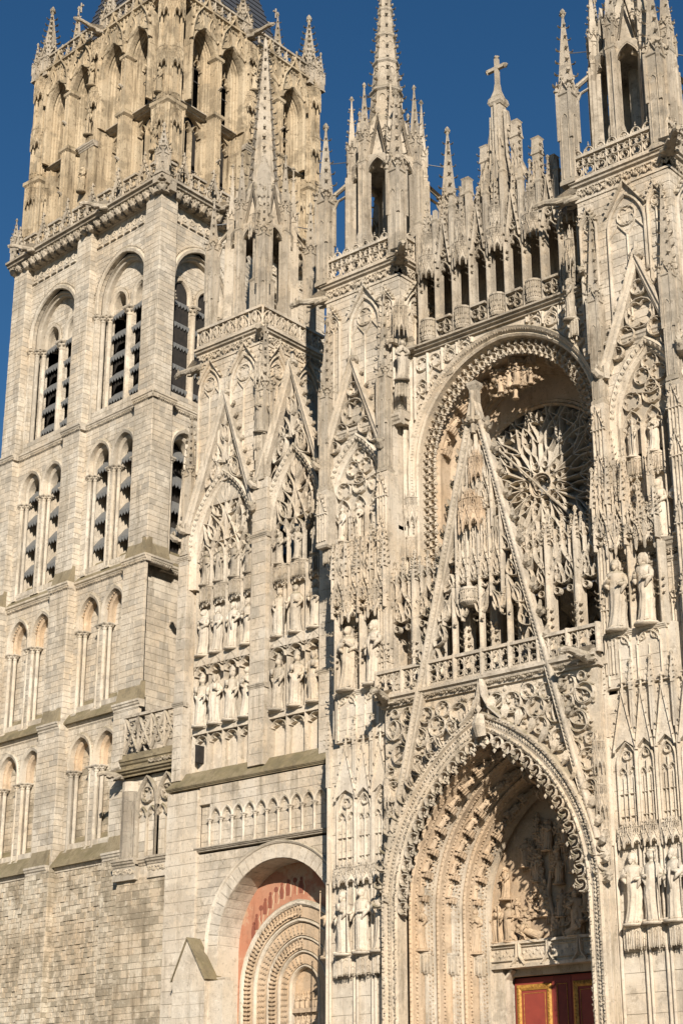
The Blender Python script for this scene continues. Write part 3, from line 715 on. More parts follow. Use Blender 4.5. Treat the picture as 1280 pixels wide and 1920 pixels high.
        if k < 4:
            nb = ST[k + 1][3] if k + 1 < len(ST) else -.3; nw = ST[k + 1][2] if k + 1 < len(ST) else .2
            for (a, b, dd) in [(*butts[0], nb), (*bays[0], nw), (*butts[1], nb), (*bays[1], nw), (*butts[2], nb)]:
                if (a, b) == butts[0]: a = a + nb - .15
                u0, u1 = U(a - (.3 if dd == nb and a > 1 else 0), b + (.3 if dd == nb else 0)); mb = MB(fr); cornice(mb, u0, u1, zt, dd, .2, .42); sc_ = TW.part('string_course', mb, 'tower')
                mb = MB(fr); n = int((u1 - u0) / .16)
                if k < 2:
                    for i in range(n): mb.blob((u0 + (i + .5) * .16, dd - .1, zt - .34), .07)
                    TW.part('string_teeth', mb, 'tower', parent=sc_, kind='stuff')
                if dd == nb and k > 0:
                    mb = MB(fr); sill(mb, u0 + .15, u1 - .15, zt + 1.1, zt + .02, ST[k][3] + .05, nb - .05); TW.part('buttress_slope', mb, 'moss')
    # great cornice with carved corbels and platform
    u0, u1 = U(-.55, TWD + .5)
    mb = MB(fr); cornice(mb, u0, u1, 60.25, .0, .5, .55); TW.part('cornice', mb, 'grey')
    mb = MB(fr); mb.box(u0 + .5, u1, .2, .7, 59.3, 60.0); TW.part('cornice_backing', mb, 'grey')
    n = 22
    for i in range(n + 1):
        uu = sg * (-.1 + (TWD) * i / n); TW.inst('corbel', corbel_head(i % 5, 'grey'), Vector(fr(uu, .12, 59.2)), fr.ang, (1.25, 1.1, 1.15))
tower_face(FT, -1); tower_face(FS, 1, False)
mb = MB(FS); mb.box(-.05, 15.4, .5, 1.0, 0, 36); TW.part('side_wall', mb, 'tower'); TW.wall(FS, -.3, 6.0, 17, 34.8, d=.46, course=.42, bl=.7, mat='tower', rough=.01)
mb = MB(); q = [FT(-15.0, 2.5, 0), FT(-1.5, 2.5, 0), (TCX - 1.5, TCY + 15, 0), (FT(-15, 0, 0)[0], TCY + 16, 0)]
mb.add([(x, y, z) for z in (0.0, 60.0) for x, y, _ in q], [(0, 1, 5, 4), (1, 2, 6, 5), (2, 3, 7, 6), (3, 0, 4, 7)]); TW.part('inner_core', mb, 'dark')
FN = frame(*FT(-TWD, 0, 0)[:2], pi / 2)
mb = MB(); p = [FT(-TWD + .3, .3, 0), FT(-TWD + .3, .8, 0)]; q = FN(15.3, 0, 0)
mb.add([(p[0][0], p[0][1], 0), (q[0], q[1], 0), (q[0], q[1], 60), (p[0][0], p[0][1], 60)], [(0, 1, 2, 3)]); q2 = FS(15.3, 0, 0)
mb.add([(q[0], q[1], 0), (q2[0], q2[1], 0), (q2[0], q2[1], 60), (q[0], q[1], 60)], [(0, 1, 2, 3)]); TW.part('rear_wall', mb, 'tower')
mb = MB(); a, b, c, d_ = FT(.45, -.45, 0), FS(15.8, -.45, 0), (FT(-TWD - .4, 0, 0)[0], TCY + 17.5, 0), FT(-TWD - .4, -.45, 0)
mb.add([(x, y, 60.1) for x, y, _ in (a, b, c, d_)], [(0, 1, 2, 3)]); TW.part('platform', mb, 'moss')
# platform balustrade with gablets and crosses
@cached
def rail_unit(mat):
    mb = MB(); mb.box(-.65, .65, -.09, .09, 0, .16); mb.box(-.65, .65, -.11, .11, 1.12, 1.28)
    for u in (-.32, .32):
        foil(mb, u, .62, .31, 4, -.07, .07, .07, pi / 4); mb.bar([(u - .32, .16), (u - .32, 1.14)], .07, -.07, .07)
    return mb.mesh('balustrade_panel', mat)
@cached
def rail_gablet(mat):
    mb = MB(); mb.box(-.65, .65, -.09, .09, 0, .16); gablet(mb, 0, .5, .6, 1.35, -.1, .08, .12, 3, .14)
    foil(mb, 0, .62, .42, 4, -.07, .07, .08); mb.bar([(-.6, .1), (-.6, .7)], .1, -.08, .08); mb.bar([(.6, .1), (.6, .7)], .1, -.08, .08)
    for sg in (-1, 1): mb.bar([(0, 1.1), (sg * .25, .95), (0, 1.5)], .05, -.06, .06)
    mb.bar([(0, 1.9), (0, 2.5)], .1, -.05, .05); mb.bar([(-.2, 2.25), (.2, 2.25)], .1, -.05, .05)
    return mb.mesh('balustrade_gablet', mat)
for fr, sg in ((FT, -1), (FS, 1)):
    for i in range(12):
        t = .25 + i * 1.33; TW.inst('balustrade_panel', (rail_gablet if i % 2 else rail_unit)('grey'), fr(sg * t, -.25, 60.25), fr.ang)
for fr, us in ((FT, (-5.2, -13.0)), (FS, (5.0, 12.5))):
    for u in us: TW.inst('gargoyle', gargoyle('grey'), fr(u, -.35, 60.1), fr.ang - .5 * (1 if fr is FT else 0), (.85, 1.0, .85))
TW.inst('pinnacle', pinnacle((1.6, .2, 1.6, 4), 'grey'), FT(-TWD - .1, -.1, 60.25)); TW.inst('pinnacle', pinnacle((1.4, .3, 2.0, 4), 'grey'), FT(.25, -.25, 60.25))
# ---- crown
def crown_face(fr, sg, rich=True):
    U = lambda t: sg * t
    win = [3.75, 6.4, 9.9, 12.55]; HWW = .92
    def bx(mb, t0, t1, d0, d1, z0, z1): mb.box(min(U(t0), U(t1)), max(U(t0), U(t1)), d0, d1, z0, z1)
    ops = [arch_open(U(t), 67.7, 72.0, HWW, 1.55) for t in win] + [rect_open(U(t) - HWW, U(t) + HWW, 61.0, 66.9) for t in win]
    TW.wall(fr, min(U(.9), U(15.4)), max(U(.9), U(15.4)), 60.2, 75.2, ops, d=1.5, course=.6, bl=.9, mat='gold', thick=.3)
    for t in win:
        u = U(t)
        for j, (h, dd) in enumerate(((1.26, .85), (1.16, 1.02), (1.06, 1.19), (.96, 1.36))):
            order(fr, u, 72.0, h, 1.55 + (h - HWW) * 1.1, [(-.12, dd + .35), (-.11, dd + .06), (-.03, dd - .02), (.05, dd + .06), (.06, dd + .35)], 'gold', name='window_moulding', jamb=67.6)
            for s2 in (-1, 1): mb = MB(fr); mb.bar([(u + s2 * h, 61.0), (u + s2 * h, 67.2)], .13, dd - .05, dd + .3); TW.part('window_shaft', mb, 'gold')
        mb = MB(fr); mb.mould([(u - HWW, 67.6)] + pointed(u, 72.0, HWW, 1.55, 8) + [(u + HWW, 67.6)], [(0, 1.45), (0, 1.95)]); mb.box(u - HWW - .02, u - HWW + .04, 1.45, 1.95, 61, 66.9); mb.box(u + HWW - .04, u + HWW + .02, 1.45, 1.95, 61, 66.9); TW.part('window_reveal', mb, 'gold')
        mb = MB(fr); mb.bar([(u, 67.6), (u, 71.7)], .15, 1.5, 1.85)
        for s2 in (-1, 1):
            trefoil_head(mb, u + s2 * .4, 71.2, .4, .8, .09, 1.5, 1.75); mouchette(mb, (u + s2 * .34, 72.0), (u + s2 * .1, 73.2), .07, 1.5, 1.75, s2); trefoil_head(mb, u + s2 * .4, 66.0, .4, .75, .09, 1.4, 1.75)
        mb.bar([(u, 61.0), (u, 66.4)], .16, 1.4, 1.8); TW.part('tracery', mb, 'gold')
        for zz in (70.4, 63.5): mb = MB(fr); mb.tube((u - .9, 1.75, zz), (u + .9, 1.75, zz), .03, .03, 5); TW.part('iron_tie', mb, 'iron')
        mb = MB(fr); A_ = pointed(u, 71.9, 1.2, 1.95, 8); mb.prism([(u - 1.32, 71.9), (u - 1.32, 75.2), (u + 1.32, 75.2), (u + 1.32, 71.9)] + list(reversed(A_)), .42, 1.1); TW.part('arch_spandrel', mb, 'gold')
        mb = MB(fr); mb.mould([(u - 1.2, 67.6)] + A_ + [(u + 1.2, 67.6)], [(-.1, .9), (-.1, .5), (-.03, .36), (.06, .36), (.1, .5), (.1, .9)]); TW.part('front_arch', mb, 'gold')
        mb = MB(fr); P = ogee(u, 72.3, 1.36, 3.9); mb.bar(P, .14, .18, .5); h_ = TW.part('ogee_hood', mb, 'gold')
        mb = MB(fr)
        for i in range(3, len(P) - 3, 2): mb.crocket((P[i][0], .3, P[i][1]), (1 if P[i][0] > u else -1, -.2, .5), .2)
        mb.blob((u, .35, 76.2), .14); TW.part('hood_crockets', mb, 'gold', parent=h_, kind='stuff')
        for s2 in (-1, 1):
            mb = MB(fr); mouchette(mb, (u + s2 * 1.05, 73.1), (u + s2 * .6, 74.9), .07, .3, .45, s2); mb.bar([(u + s2 * .75, 74.2), (u + s2 * .75, 75.2)], .07, .3, .45); mb.bar([(u + s2 * 1.15, 73.2), (u + s2 * 1.15, 75.2)], .08, .28, .45); TW.part('spandrel_tracery', mb, 'gold')
    # transom ledge
    for (a, b) in ((1.7, 7.4), (8.9, 14.6)):
        mb = MB(fr); cornice(mb, min(U(a), U(b)), max(U(a), U(b)), 67.6, 1.3, .42, .28); TW.part('transom_ledge', mb, 'grey')
        mb = MB(fr); cornice(mb, min(U(a), U(b)), max(U(a), U(b)), 75.35, .8, .6, .5); co_ = TW.part('cornice', mb, 'gold')
        n = 18; mb = MB(fr)
        for i in range(n): mb.blob((U(a + (b - a) * (i + .5) / n), .35, 74.95), .12)
        TW.part('cornice_leaves', mb, 'gold', parent=co_, kind='stuff')
        nn = 4
        for i in range(nn):
            t = a + (b - a) * (i + .5) / nn; TW.inst('balustrade_panel', rail_unit('grey'), fr(U(t), .45, 75.3), fr.ang, (1.04, 1, 1.0))
    mb = MB(fr)
    for t in [1.9 + .17 * i for i in range(5)] + [7.5, 7.66, 8.64, 8.8] + [13.75 + .17 * i for i in range(5)]: mb.bar([(U(t), 60.3), (U(t), 74.8)], .1, 1.1, 1.55)
    TW.part('wall_shafts', mb, 'gold', kind='stuff')
    # slim piers between each pair of windows, with fins that rise through the balustrade
    for t in (5.08, 11.22):
        mb = MB(fr); mb.sq(U(t), .72, [(.34, 60.2), (.34, 67.3), (.5, 67.45), (.5, 67.65), (.26, 67.9), (.26, 71.8), (.42, 71.95), (.42, 72.15), (.24, 72.4), (.2, 75.6), (.05, 78.2)])
        for s2 in (-.17, 0, .17): mb.bar([(U(t) + s2, 60.4), (U(t) + s2, 71.7)], .1, .3, .5)
        wp_ = TW.part('window_pier', mb, 'gold')
        mb = MB(fr); spire_on(mb, U(t), .8, 76.5, 79.2, .22, 4, 4, .17); TW.part('pinnacle', mb, 'grey', parent=wp_)
        mb = MB(fr); mb.tube((U(t), 1.0, 79.2), (U(t), 1.0, 80.0), .07, .06, 6); mb.tube((U(t) - .25, 1.0, 79.7), (U(t) + .25, 1.0, 79.7), .07, .07, 6); TW.part('cross_finial', mb, 'grey', parent=wp_)
        for z in (64.0, 69.6): mb = MB(fr); mb.limb([(U(t), .4, z), (U(t), .05, z + .1)], [.13, .08], 6); TW.part('carved_knob', mb, 'grey')
    # middle buttress with niches and gargoyle
    for t in ((8.15,) if True else ()):
        mb = MB(fr); bx(mb, t - .72, t + .72, -.0, 1.8, 60.2, 66.1); TW.part('buttress_foot', mb, 'gold')
        mb = MB(fr); cornice(mb, U(t) - .82, U(t) + .82, 66.4, .0, .16, .4); TW.part('buttress_ledge', mb, 'grey')
        mb = MB(fr); bx(mb, t - .5, t + .5, .45, 1.8, 66.3, 75.2); 
        for s2 in (-1, 1):
            for q in range(2): mb.bar([(U(t) + s2 * (.46 - .2 * q), 66.4), (U(t) + s2 * (.46 - .2 * q), 74.6)], .12, .28, .5)
        TW.part('buttress', mb, 'gold')
        for z, s_ in ((69.4, 1.1), (73.3, 1.0)):
            TW.inst('canopy', canopy('gold'), fr(U(t), .42, z), fr.ang, (s_, s_ * .9, 1.5))
            TW.inst('console', console('gold'), fr(U(t), .42, z - 2.4), fr.ang, (.9, .9, .8))
        TW.inst('gargoyle', gargoyle('grey'), fr(U(t), .6, 75.6), fr.ang, (.9, 1.35, .9))
        TW.inst('pinnacle', pinnacle((1.6, .42, 2.6, 5), 'grey'), fr(U(t), 1.3, 75.3), fr.ang)
crown_face(FT, -1); crown_face(FS, 1)
FE = frame(*FS(15.9, .0, 0)[:2], pi - radians(2)); FNn = frame(*FT(-15.9, .0, 0)[:2], pi / 2 + pi)
crown_face(FE, 1); crown_face(FNn, -1)
# corner piers with stacked canopies
for cx, cy in (FT(-1.0, 1.0, 0)[:2], FT(-14.7, 1.0, 0)[:2], FS(14.8, 1.0, 0)[:2]):
    mb = MB(); mb.sq(cx, cy, [(.72, 60.2), (.72, 66.2), (.86, 66.35), (.86, 66.6), (.54, 66.9), (.5, 74.5), (.62, 74.7), (.62, 75.0), (.5, 75.2)]); TW.part('corner_pier', mb, 'gold')
    for ang in (0, pi / 2):
        f = frame(cx, cy, ang); mb = MB(f)
        for q in (-.46, -.32, .32, .46): mb.bar([(q, 66.9), (q, 74.4)], .11, -.68, -.48)
        mb.bar([(-.62, 60.3), (-.62, 66.1)], .16, -.84, -.7); mb.bar([(.62, 60.3), (.62, 66.1)], .16, -.84, -.7); mb.bar([(-.3, 60.3), (-.3, 66.1)], .1, -.8, -.7); mb.bar([(.3, 60.3), (.3, 66.1)], .1, -.8, -.7)
        TW.part('pier_shafts', mb, 'gold')
        TW.inst('canopy', canopy('gold'), f(0, -.5, 69.2), ang, (1.1, 1.0, 1.9)); TW.inst('canopy', canopy('gold'), f(0, -.5, 73.2), ang, (1.15, 1.0, 2.1))
        TW.inst('console', console('gold'), f(0, -.52, 67.1), ang, (.9, .8, .5)); TW.inst('canopy', canopy('gold'), f(0, -.7, 64.6), ang, (.95, .8, 1.6)); TW.inst('console', console('gold'), f(0, -.7, 62.6), ang, (.7, .7, .7))
    TW.inst('pinnacle', pinnacle((1.8, .46, 4.0, 7), 'grey'), (cx, cy, 75.0))
    for sx in (-1, 1):
        for sy in (-1, 1): TW.inst('pinnacle', pinnacle((1.2, .2, 1.9, 4), 'grey'), (cx + sx * .62, cy + sy * .62, 74.9))
# hipped slate roof; near-black core added inside so the windows look dark
mb = MB(); rc = [FT(-1.9, 1.9, 0), FS(13.9, 1.9, 0), (FT(-13.9, 0, 0)[0], TCY + 15.0, 0), FT(-13.9, 1.9, 0)]
cxm = sum(p[0] for p in rc) / 4; cym = sum(p[1] for p in rc) / 4
lv = [(75.6, 1.0), (87.4, .5), (99, .01)]
vs = [(cxm + (p[0] - cxm) * k, cym + (p[1] - cym) * k, z) for z, k in lv for p in rc]
mb.add(vs, [(r * 4 + i, r * 4 + (i + 1) % 4, r * 4 + 4 + (i + 1) % 4, r * 4 + 4 + i) for r in range(2) for i in range(4)] + [(8, 9, 10, 11)]); TW.part('slate_roof', mb, 'slate')
mb = MB()
for r in range(34):
    z = 75.7 + r * .5; k = (1.0 - .5 * (z - 75.6) / 11.8 if z < 87.4 else .5 - .49 * (z - 87.4) / 11.6) * 1.008
    for i in range(4):
        a, b = rc[i], rc[(i + 1) % 4]; mb.tube((cxm + (a[0] - cxm) * k, cym + (a[1] - cym) * k, z), (cxm + (b[0] - cxm) * k, cym + (b[1] - cym) * k, z), .035, .035, 4)
TW.part('slate_courses', mb, 'slate', kind='stuff')
mb = MB(); mb.add([(cxm + (p[0] - cxm) * .6, cym + (p[1] - cym) * .6, z) for z in (60, 75.5) for p in rc], [(0, 1, 5, 4), (1, 2, 6, 5), (2, 3, 7, 6), (3, 0, 4, 7)]); TW.part('dark_core', mb, 'dark')
TW.finish()
# statues on the corner pier and middle buttress
for i, (fr, u, d, z, h, lab) in enumerate([(FT, -1.0, .22, 67.1, 2.0, 'stone saint in the upper niche of the golden tower corner pier'), (FT, -1.0, .0, 62.6, 1.9, 'stone saint low on the golden tower corner pier above the platform'),
        (FT, -8.15, .05, 71.0, 1.9, 'upper stone saint on the middle buttress of the golden tower crown'), (FT, -8.15, .05, 67.1, 2.0, 'stone saint at mid height of the golden crown middle buttress'), (FT, -8.15, -.25, 62.6, 1.9, 'lowest stone saint on the golden crown middle buttress, above a gargoyle'),
        (FS, 8.15, .05, 71.0, 1.9, 'upper stone saint on the sunlit right face of the golden crown'), (FS, 8.15, .05, 67.0, 1.9, 'lower stone saint on the right face of the golden crown')]):
    x, y, _ = fr(u, d, 0); statue(x, y, z, h, i + 2, 'gold', lab, 'saints on the tower crown', fr.ang)
# ---------------------------------------------------------------- wall between the tower and the front
FW = frame(0, 3.5)
CW = Thing('buttress_wall', 'narrow weathered wall between bell tower and statue screen, with pierced saltire parapet', 'wall', (-24.6, 4, 0))
CW.wall(FW, -27.0, -21.8, 0, 16.6, d=0, course=.36, bl=.62, mat='rubble', rough=.04, zjit=.12)
for (a, b, dd) in ((-27.1, -25.4, -.25), (-25.4, -24.6, .05), (-24.6, -21.8, -.12)):
    mb = MB(FW); cornice(mb, a, b, 17.6, dd, .22, .4); CW.part('ledge', mb, 'grey')
    mb = MB(FW); mb.box(a, b, dd, .4, 16.5, 17.3); CW.part('frieze_band', mb, 'tower')
    if dd < 0:
        for i in range(2): CW.inst('foliage_frieze', leaf_frieze('tower', i), FW(a + (b - a) * (i + .5) / 2, dd, 16.75), 0, ((b - a) / 2.1, 1, 1.3))
CW.wall(FW, -27.0, -21.8, 17.5, 22.2, d=.3, course=.5, bl=.6, mat='tower')
mb = MB(FW)
for i in range(13): a = -pi + pi * i / 12; mb.tube((-26.45 + .5 * cos(a), .25 + .4 * sin(a), 17.6), (-26.45 + .5 * cos(a), .25 + .4 * sin(a), 20.3), .06, .06, 5)
for i in range(8): mb.lathe(-26.45, .25, [(.5, 17.5 + i * .54), (.5, 18.03 + i * .54)], 12); CW.part('fluted_shaft', mb, 'white')
mb = MB(FW)
for c in (-25.1, -23.6):
    mb.bar([(c - .75, 17.6)] + pointed(c, 20.4, .75, 1.6, 6) + [(c + .75, 17.6)], .14, .02, .3); foil(mb, c, 21.0, .42, 5, .08, .3, .08)
    for s2 in (-1, 1): trefoil_head(mb, c + s2 * .37, 19.7, .36, .65, .08, .1, .3)
    mb.bar([(c, 17.6), (c, 20.0)], .1, .1, .3)
CW.part('blind_tracery', mb, 'grey')
mb = MB(FW); cornice(mb, -27.2, -21.6, 22.5, 0, .35, .4); cornice(mb, -27.1, -21.6, 23.1, .05, .25, .5); mb.box(-27.1, -21.7, .05, .6, 22.1, 23.4); CW.part('cornice', mb, 'moss')
for i in range(6): CW.inst('foliage_frieze', leaf_frieze('grey', i % 3), FW(-24.6 + i * .5, -.08, 22.6), 0, (.5, 1, .9))
for i in range(4):
    mb = MB(FW); u = -26.4 + i * 1.02; a, b = u - .51, u + .51
    mb.bar([(a, 23.5), (b, 25.4)], .14, -.05, .15); mb.bar([(b, 23.5), (a, 25.4)], .14, -.05, .15)
    for (du, dz) in ((0, .48), (0, -.48), (.26, 0), (-.26, 0)): foil(mb, u + du, 24.45 + dz, .2, 4, .0, .12, .06)
    mb.bar([(a, 23.4), (a, 25.5)], .1, -.05, .15); CW.part('saltire_panel', mb, 'grey')
mb = MB(FW); mb.box(-27.0, -22.3, -.08, .18, 25.4, 25.55); CW.part('parapet_rail', mb, 'grey')
mb = MB(FW); mb.add([(-27, .3, 23.3), (-21, .3, 23.3), (-21, 9, 23.3), (-27, 9, 23.3)], [(0, 1, 2, 3)]); mb.box(-27, -21, 4.5, 5, 17, 40); CW.part('terrace', mb, 'tower')
CW.inst('gargoyle', gargoyle('grey'), FW(-27.1, -.1, 22.2), -.7, (.9, .7, .9))
CW.finish(200)
# ---------------------------------------------------------------- side portal wall
SP = Thing('side_portal', 'pale ashlar wall with deep round-arched side portal and faded red painted tympanum', 'portal', (-16, 3, 0))
FL = frame(0, 2.2); AX, AZ, AR = -14.45, 12.45, 3.8
SP.wall(FL, -19.85, -9.2, 0, 17.0, [arch_open(AX, -1, AZ, AR + .1, AR + .1)], d=.12, course=.42, bl=.85, mat='pale')
SP.wall(FL, -22.05, -19.85, 0, 20.3, d=0, course=.62, bl=.95, mat='white', rough=.008)
SP.wall(FL, -19.85, -9.2, 17.2, 20.35, d=.32, course=.44, bl=.7, mat='pale')
mb = MB(FL); mb.box(-22.04, -21.9, .02, 1.6, 0, 20.3); SP.part('wall_end', mb, 'white')
mb = MB(FL); P = [(AX - AR, 0)] + pointed(AX, AZ, AR, AR, 14) + [(AX + AR, 0)]
mb.mould(P, [(0, 1.6), (0, .06), (.68, .06), (.72, .0), (.8, -.05), (.86, .02), (.86, .14)]); SP.part('arch_face', mb, 'white')
mb = MB(FL); n = 26                                     # voussoir joints as recessed cuts between real stones
Q = [(-14.3 - 3.6, 0)] + pointed(-14.3, 10.35, 3.6, 3.95, 14) + [(-14.3 + 3.6, 0)]
mb.prism([(AX - AR - .2, 0), (AX - AR - .2, 17), (AX + AR + .2, 17), (AX + AR + .2, 0)] + list(reversed(Q)), 1.55, 1.7); SP.part('plaster_field', mb, 'fresco')
for i in range(n):
    a0, a1 = pi * i / n + .004, pi * (i + 1) / n - .004; v = MB(FL)
    P = [(AX + r * cos(a), AZ + r * sin(a)) for r, a in ((AR + .01, a0), (AR + .64, a0), (AR + .64, a1), (AR + .01, a1))]
    v.prism(P, .03 - random.uniform(0, .01), .1); SP.part('voussoir', v, 'white')
    for j in range(3):                                  # soffit stones of the vault
        w0, w1 = .12 + j * .48, .12 + (j + 1) * .48 - .01; o = (j % 2) * pi / n / 2
        q = [(AX + (AR - .015) * cos(a + o * 0), AZ + (AR - .015) * sin(a)) for a in (a0, a1)]
        s_ = MB(FL); s_.add([(q[0][0], w0, q[0][1]), (q[1][0], w0, q[1][1]), (q[1][0], w1, q[1][1]), (q[0][0], w1, q[0][1])], [(0, 1, 2, 3)]); SP.part('soffit_stone', s_, 'white')
# painted silhouettes on the tympanum band
def painted(u, z, h, kind):
    mb = MB(FL); d0, d1 = 1.535, 1.56
    if kind:
        mb.prism([(u - .13 * h, z), (u + .13 * h, z), (u + .15 * h, z + .4 * h), (u + .1 * h, z + .72 * h), (u - .1 * h, z + .72 * h), (u - .16 * h, z + .4 * h)], d0, d1); mb.prism(circ(u + .02, z + .84 * h, .11 * h, 9), d0, d1)
    else:
        mb.bar([(u, z), (u + .03, z + .6 * h)], .05, d0, d1); mb.prism(circ(u + .03, z + .78 * h, .17 * h, 8), d0, d1)
    SP.part('painted_figure', mb, 'frescob')
    mb = MB(FL); q = lambda: random.uniform(-.06, .06); mb.bar([(u + .2 * h, z - .1 * h), (u + .27 * h + q(), z + .35 * h), (u + .22 * h, z + .62 * h), (u + .3 * h + q(), z + .9 * h)], .05, d0 + .008, d1); SP.part('bare_plaster_patch', mb, 'plast')
for k, a in enumerate((158, 150, 141, 133, 125, 117, 109, 101, 93, 85)):
    r = 3.05; painted(AX + r * cos(radians(a)) * 1.0, AZ + r * sin(radians(a)) - .75, .82, k % 3 != 2)
# inner arch with bands of pierced foliage and geometric ornament
IX, IZ = -14.3, 10.35
for j, (r0, r1, dd, kind) in enumerate(((3.75, 3.45, 1.35, 'roll'), (3.45, 2.95, 1.45, 'leaf'), (2.95, 2.75, 1.5, 'roll'), (2.75, 2.2, 1.62, 'geo'), (2.2, 2.05, 1.68, 'roll'), (2.05, 1.6, 1.75, 'leaf'), (1.6, 1.45, 1.8, 'roll'), (1.45, 1.0, 1.9, 'geo'), (1.0, .85, 1.95, 'roll'))):
    hw = r1; mb = MB(FL); P = [(IX - hw, 0)] + pointed(IX, IZ, hw, hw * 1.1, 12) + [(IX + hw, 0)]; w = r0 - r1
    if kind == 'roll': mb.mould(P, [(0, dd + .35), (0, dd + .1), (w * .3, dd), (w * .7, dd), (w, dd + .1), (w, dd + .2)])
    else: mb.mould(P, [(0, dd + .35), (0, dd + .06), (w, dd + .02), (w, dd + .2)])
    SP.part('arch_order', mb, 'rose' if kind != 'roll' else 'white')
    if kind != 'roll':
        mb = MB(FL); Q = [(IX - hw - w / 2, 7.0), (IX - hw - w / 2, 8.6), (IX - hw - w / 2, IZ)] + pointed(IX, IZ, hw + w / 2, (hw + w / 2) * 1.1, 20)[1:22]; acc = 0; st = .26 if kind == 'geo' else .2
        for a, b in zip(Q, Q[1:]):
            L = sqrt((b[0] - a[0]) ** 2 + (b[1] - a[1]) ** 2); acc += L; tu, tz = (b[0] - a[0]) / L, (b[1] - a[1]) / L
            while acc > st:
                acc -= st; t = 1 - acc / L; u, z = a[0] + (b[0] - a[0]) * t, a[1] + (b[1] - a[1]) * t
                if kind == 'leaf':
                    for q in (-1, 1): mb.crocket((u - tz * q * w * .1, dd, z + tu * q * w * .1), (-tz * q, -.5, tu * q), w * .3)
                    mb.blob((u, dd - .02, z), .06)
                else:
                    for q in (-.3, 0, .3): mb.box(u - tz * q * w - .03, u - tz * q * w + .03, dd - .03, dd + .04, z + tu * q * w - .05, z + tu * q * w + .05)
                    mb.bar([(u - tz * w * .42, z + tu * w * .42), (u + tz * w * .42, z - tu * w * .42)], .03, dd - .02, dd + .03)
        SP.part('carved_band', mb, 'rose', kind='stuff')
mb = MB(FL); mb.box(IX - 1, IX + 1, 2.3, 2.4, 6, 12); mb.box(IX - .85, IX + .85, 2.0, 2.4, 8.05, 8.3); mb.box(IX - .85, IX + .85, 2.05, 2.4, 9.2, 9.4); SP.part('tympanum', mb, 'rose')
for i in range(5):
    for z in (8.3, 9.4): SP.inst('carved_figure', seated(i, 'rose'), FL(IX - .66 + i * .33, 2.25, z), 0, (.5, .5, .8))
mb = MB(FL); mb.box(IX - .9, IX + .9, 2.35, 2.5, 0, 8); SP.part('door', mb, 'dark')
# little gabled buttress in front
mb = MB(FL); bz = 10.9
mb.prism([(-20.45, 0), (-18.25, 0), (-18.25, bz), (-19.5, bz + 1.85), (-20.45, bz)], -.75, .3); SP.part('gabled_buttress', mb, 'white'); SP.wall(FL, -20.45, -18.25, 0, 10.85, d=-.765, course=.6, bl=.9, mat='white', rough=.006, back=False)
mb = MB(FL); mb.add([(-19.5, -.85, bz + 1.95), (-18.1, -.85, bz - .12), (-18.1, .35, bz - .12), (-19.5, .35, bz + 1.95), (-19.5, -.85, bz + 1.87), (-18.2, -.85, bz - .16), (-18.2, .35, bz - .16)], [(0, 1, 2, 3), (0, 4, 5, 1), (1, 5, 6, 2)])
mb.add([(-19.5, -.85, bz + 1.95), (-20.55, -.85, bz - .12), (-20.55, .35, bz - .12), (-19.5, .35, bz + 1.95), (-20.5, -.85, bz - .18)], [(0, 3, 2, 1), (0, 1, 4)]); SP.part('buttress_slope', mb, 'moss')
mb = MB(FL); cornice(mb, -18.25, -17.6, 10.9, .05, .1, .25); mb.box(-18.3, -17.3, -.5, .2, 0, 10.7); SP.part('buttress_step', mb, 'white')
# ledge and blind arcade
mb = MB(FL); cornice(mb, -20.0, -9.2, 17.32, .1, .16, .2); SP.part('arcade_ledge', mb, 'grey')
for i in range(11):
    u = -19.1 + i * .775; SP.inst('colonnette', colonnette(1.45, .075, 'white'), FL(u, .15, 17.3))
    if i < 10: order(FL, u + .3875, 18.75, .33, .5, [(-.02, .34), (-.02, .12), (.06, .08), (.09, .14), (.09, .34)], 'white', thing=SP)
mb = MB(FL)
for i in range(10):
    u = -19.1 + i * .775; P = pointed(u + .3875, 18.75, .33, .5, 6); mb.prism([(u, 18.75), (u, 19.5), (u + .775, 19.5), (u + .775, 18.75)] + [(p[0], p[1]) for p in reversed(P)], .14, .33)
SP.part('arcade_spandrels', mb, 'pale')
SP.wall(FL, -19.85, -9.2, 19.5, 20.4, d=.12, course=.45, bl=.8, mat='pale')
mb = MB(FL); cornice(mb, -22.15, -9.2, 20.6, .05, .14, .16); SP.part('coping_edge', mb, 'moss')
mb = MB(FL); mb.add([(-22.15, -.1, 20.6), (-9.2, -.1, 20.6), (-9.2, .55, 21.4), (-21.6, .55, 21.4)], [(0, 1, 2, 3)]); mb.add([(-22.15, -.1, 20.6), (-21.6, .55, 21.4), (-22.15, .9, 20.6)], [(0, 1, 2)]); SP.part('sloping_coping', mb, 'moss')
SP.finish()
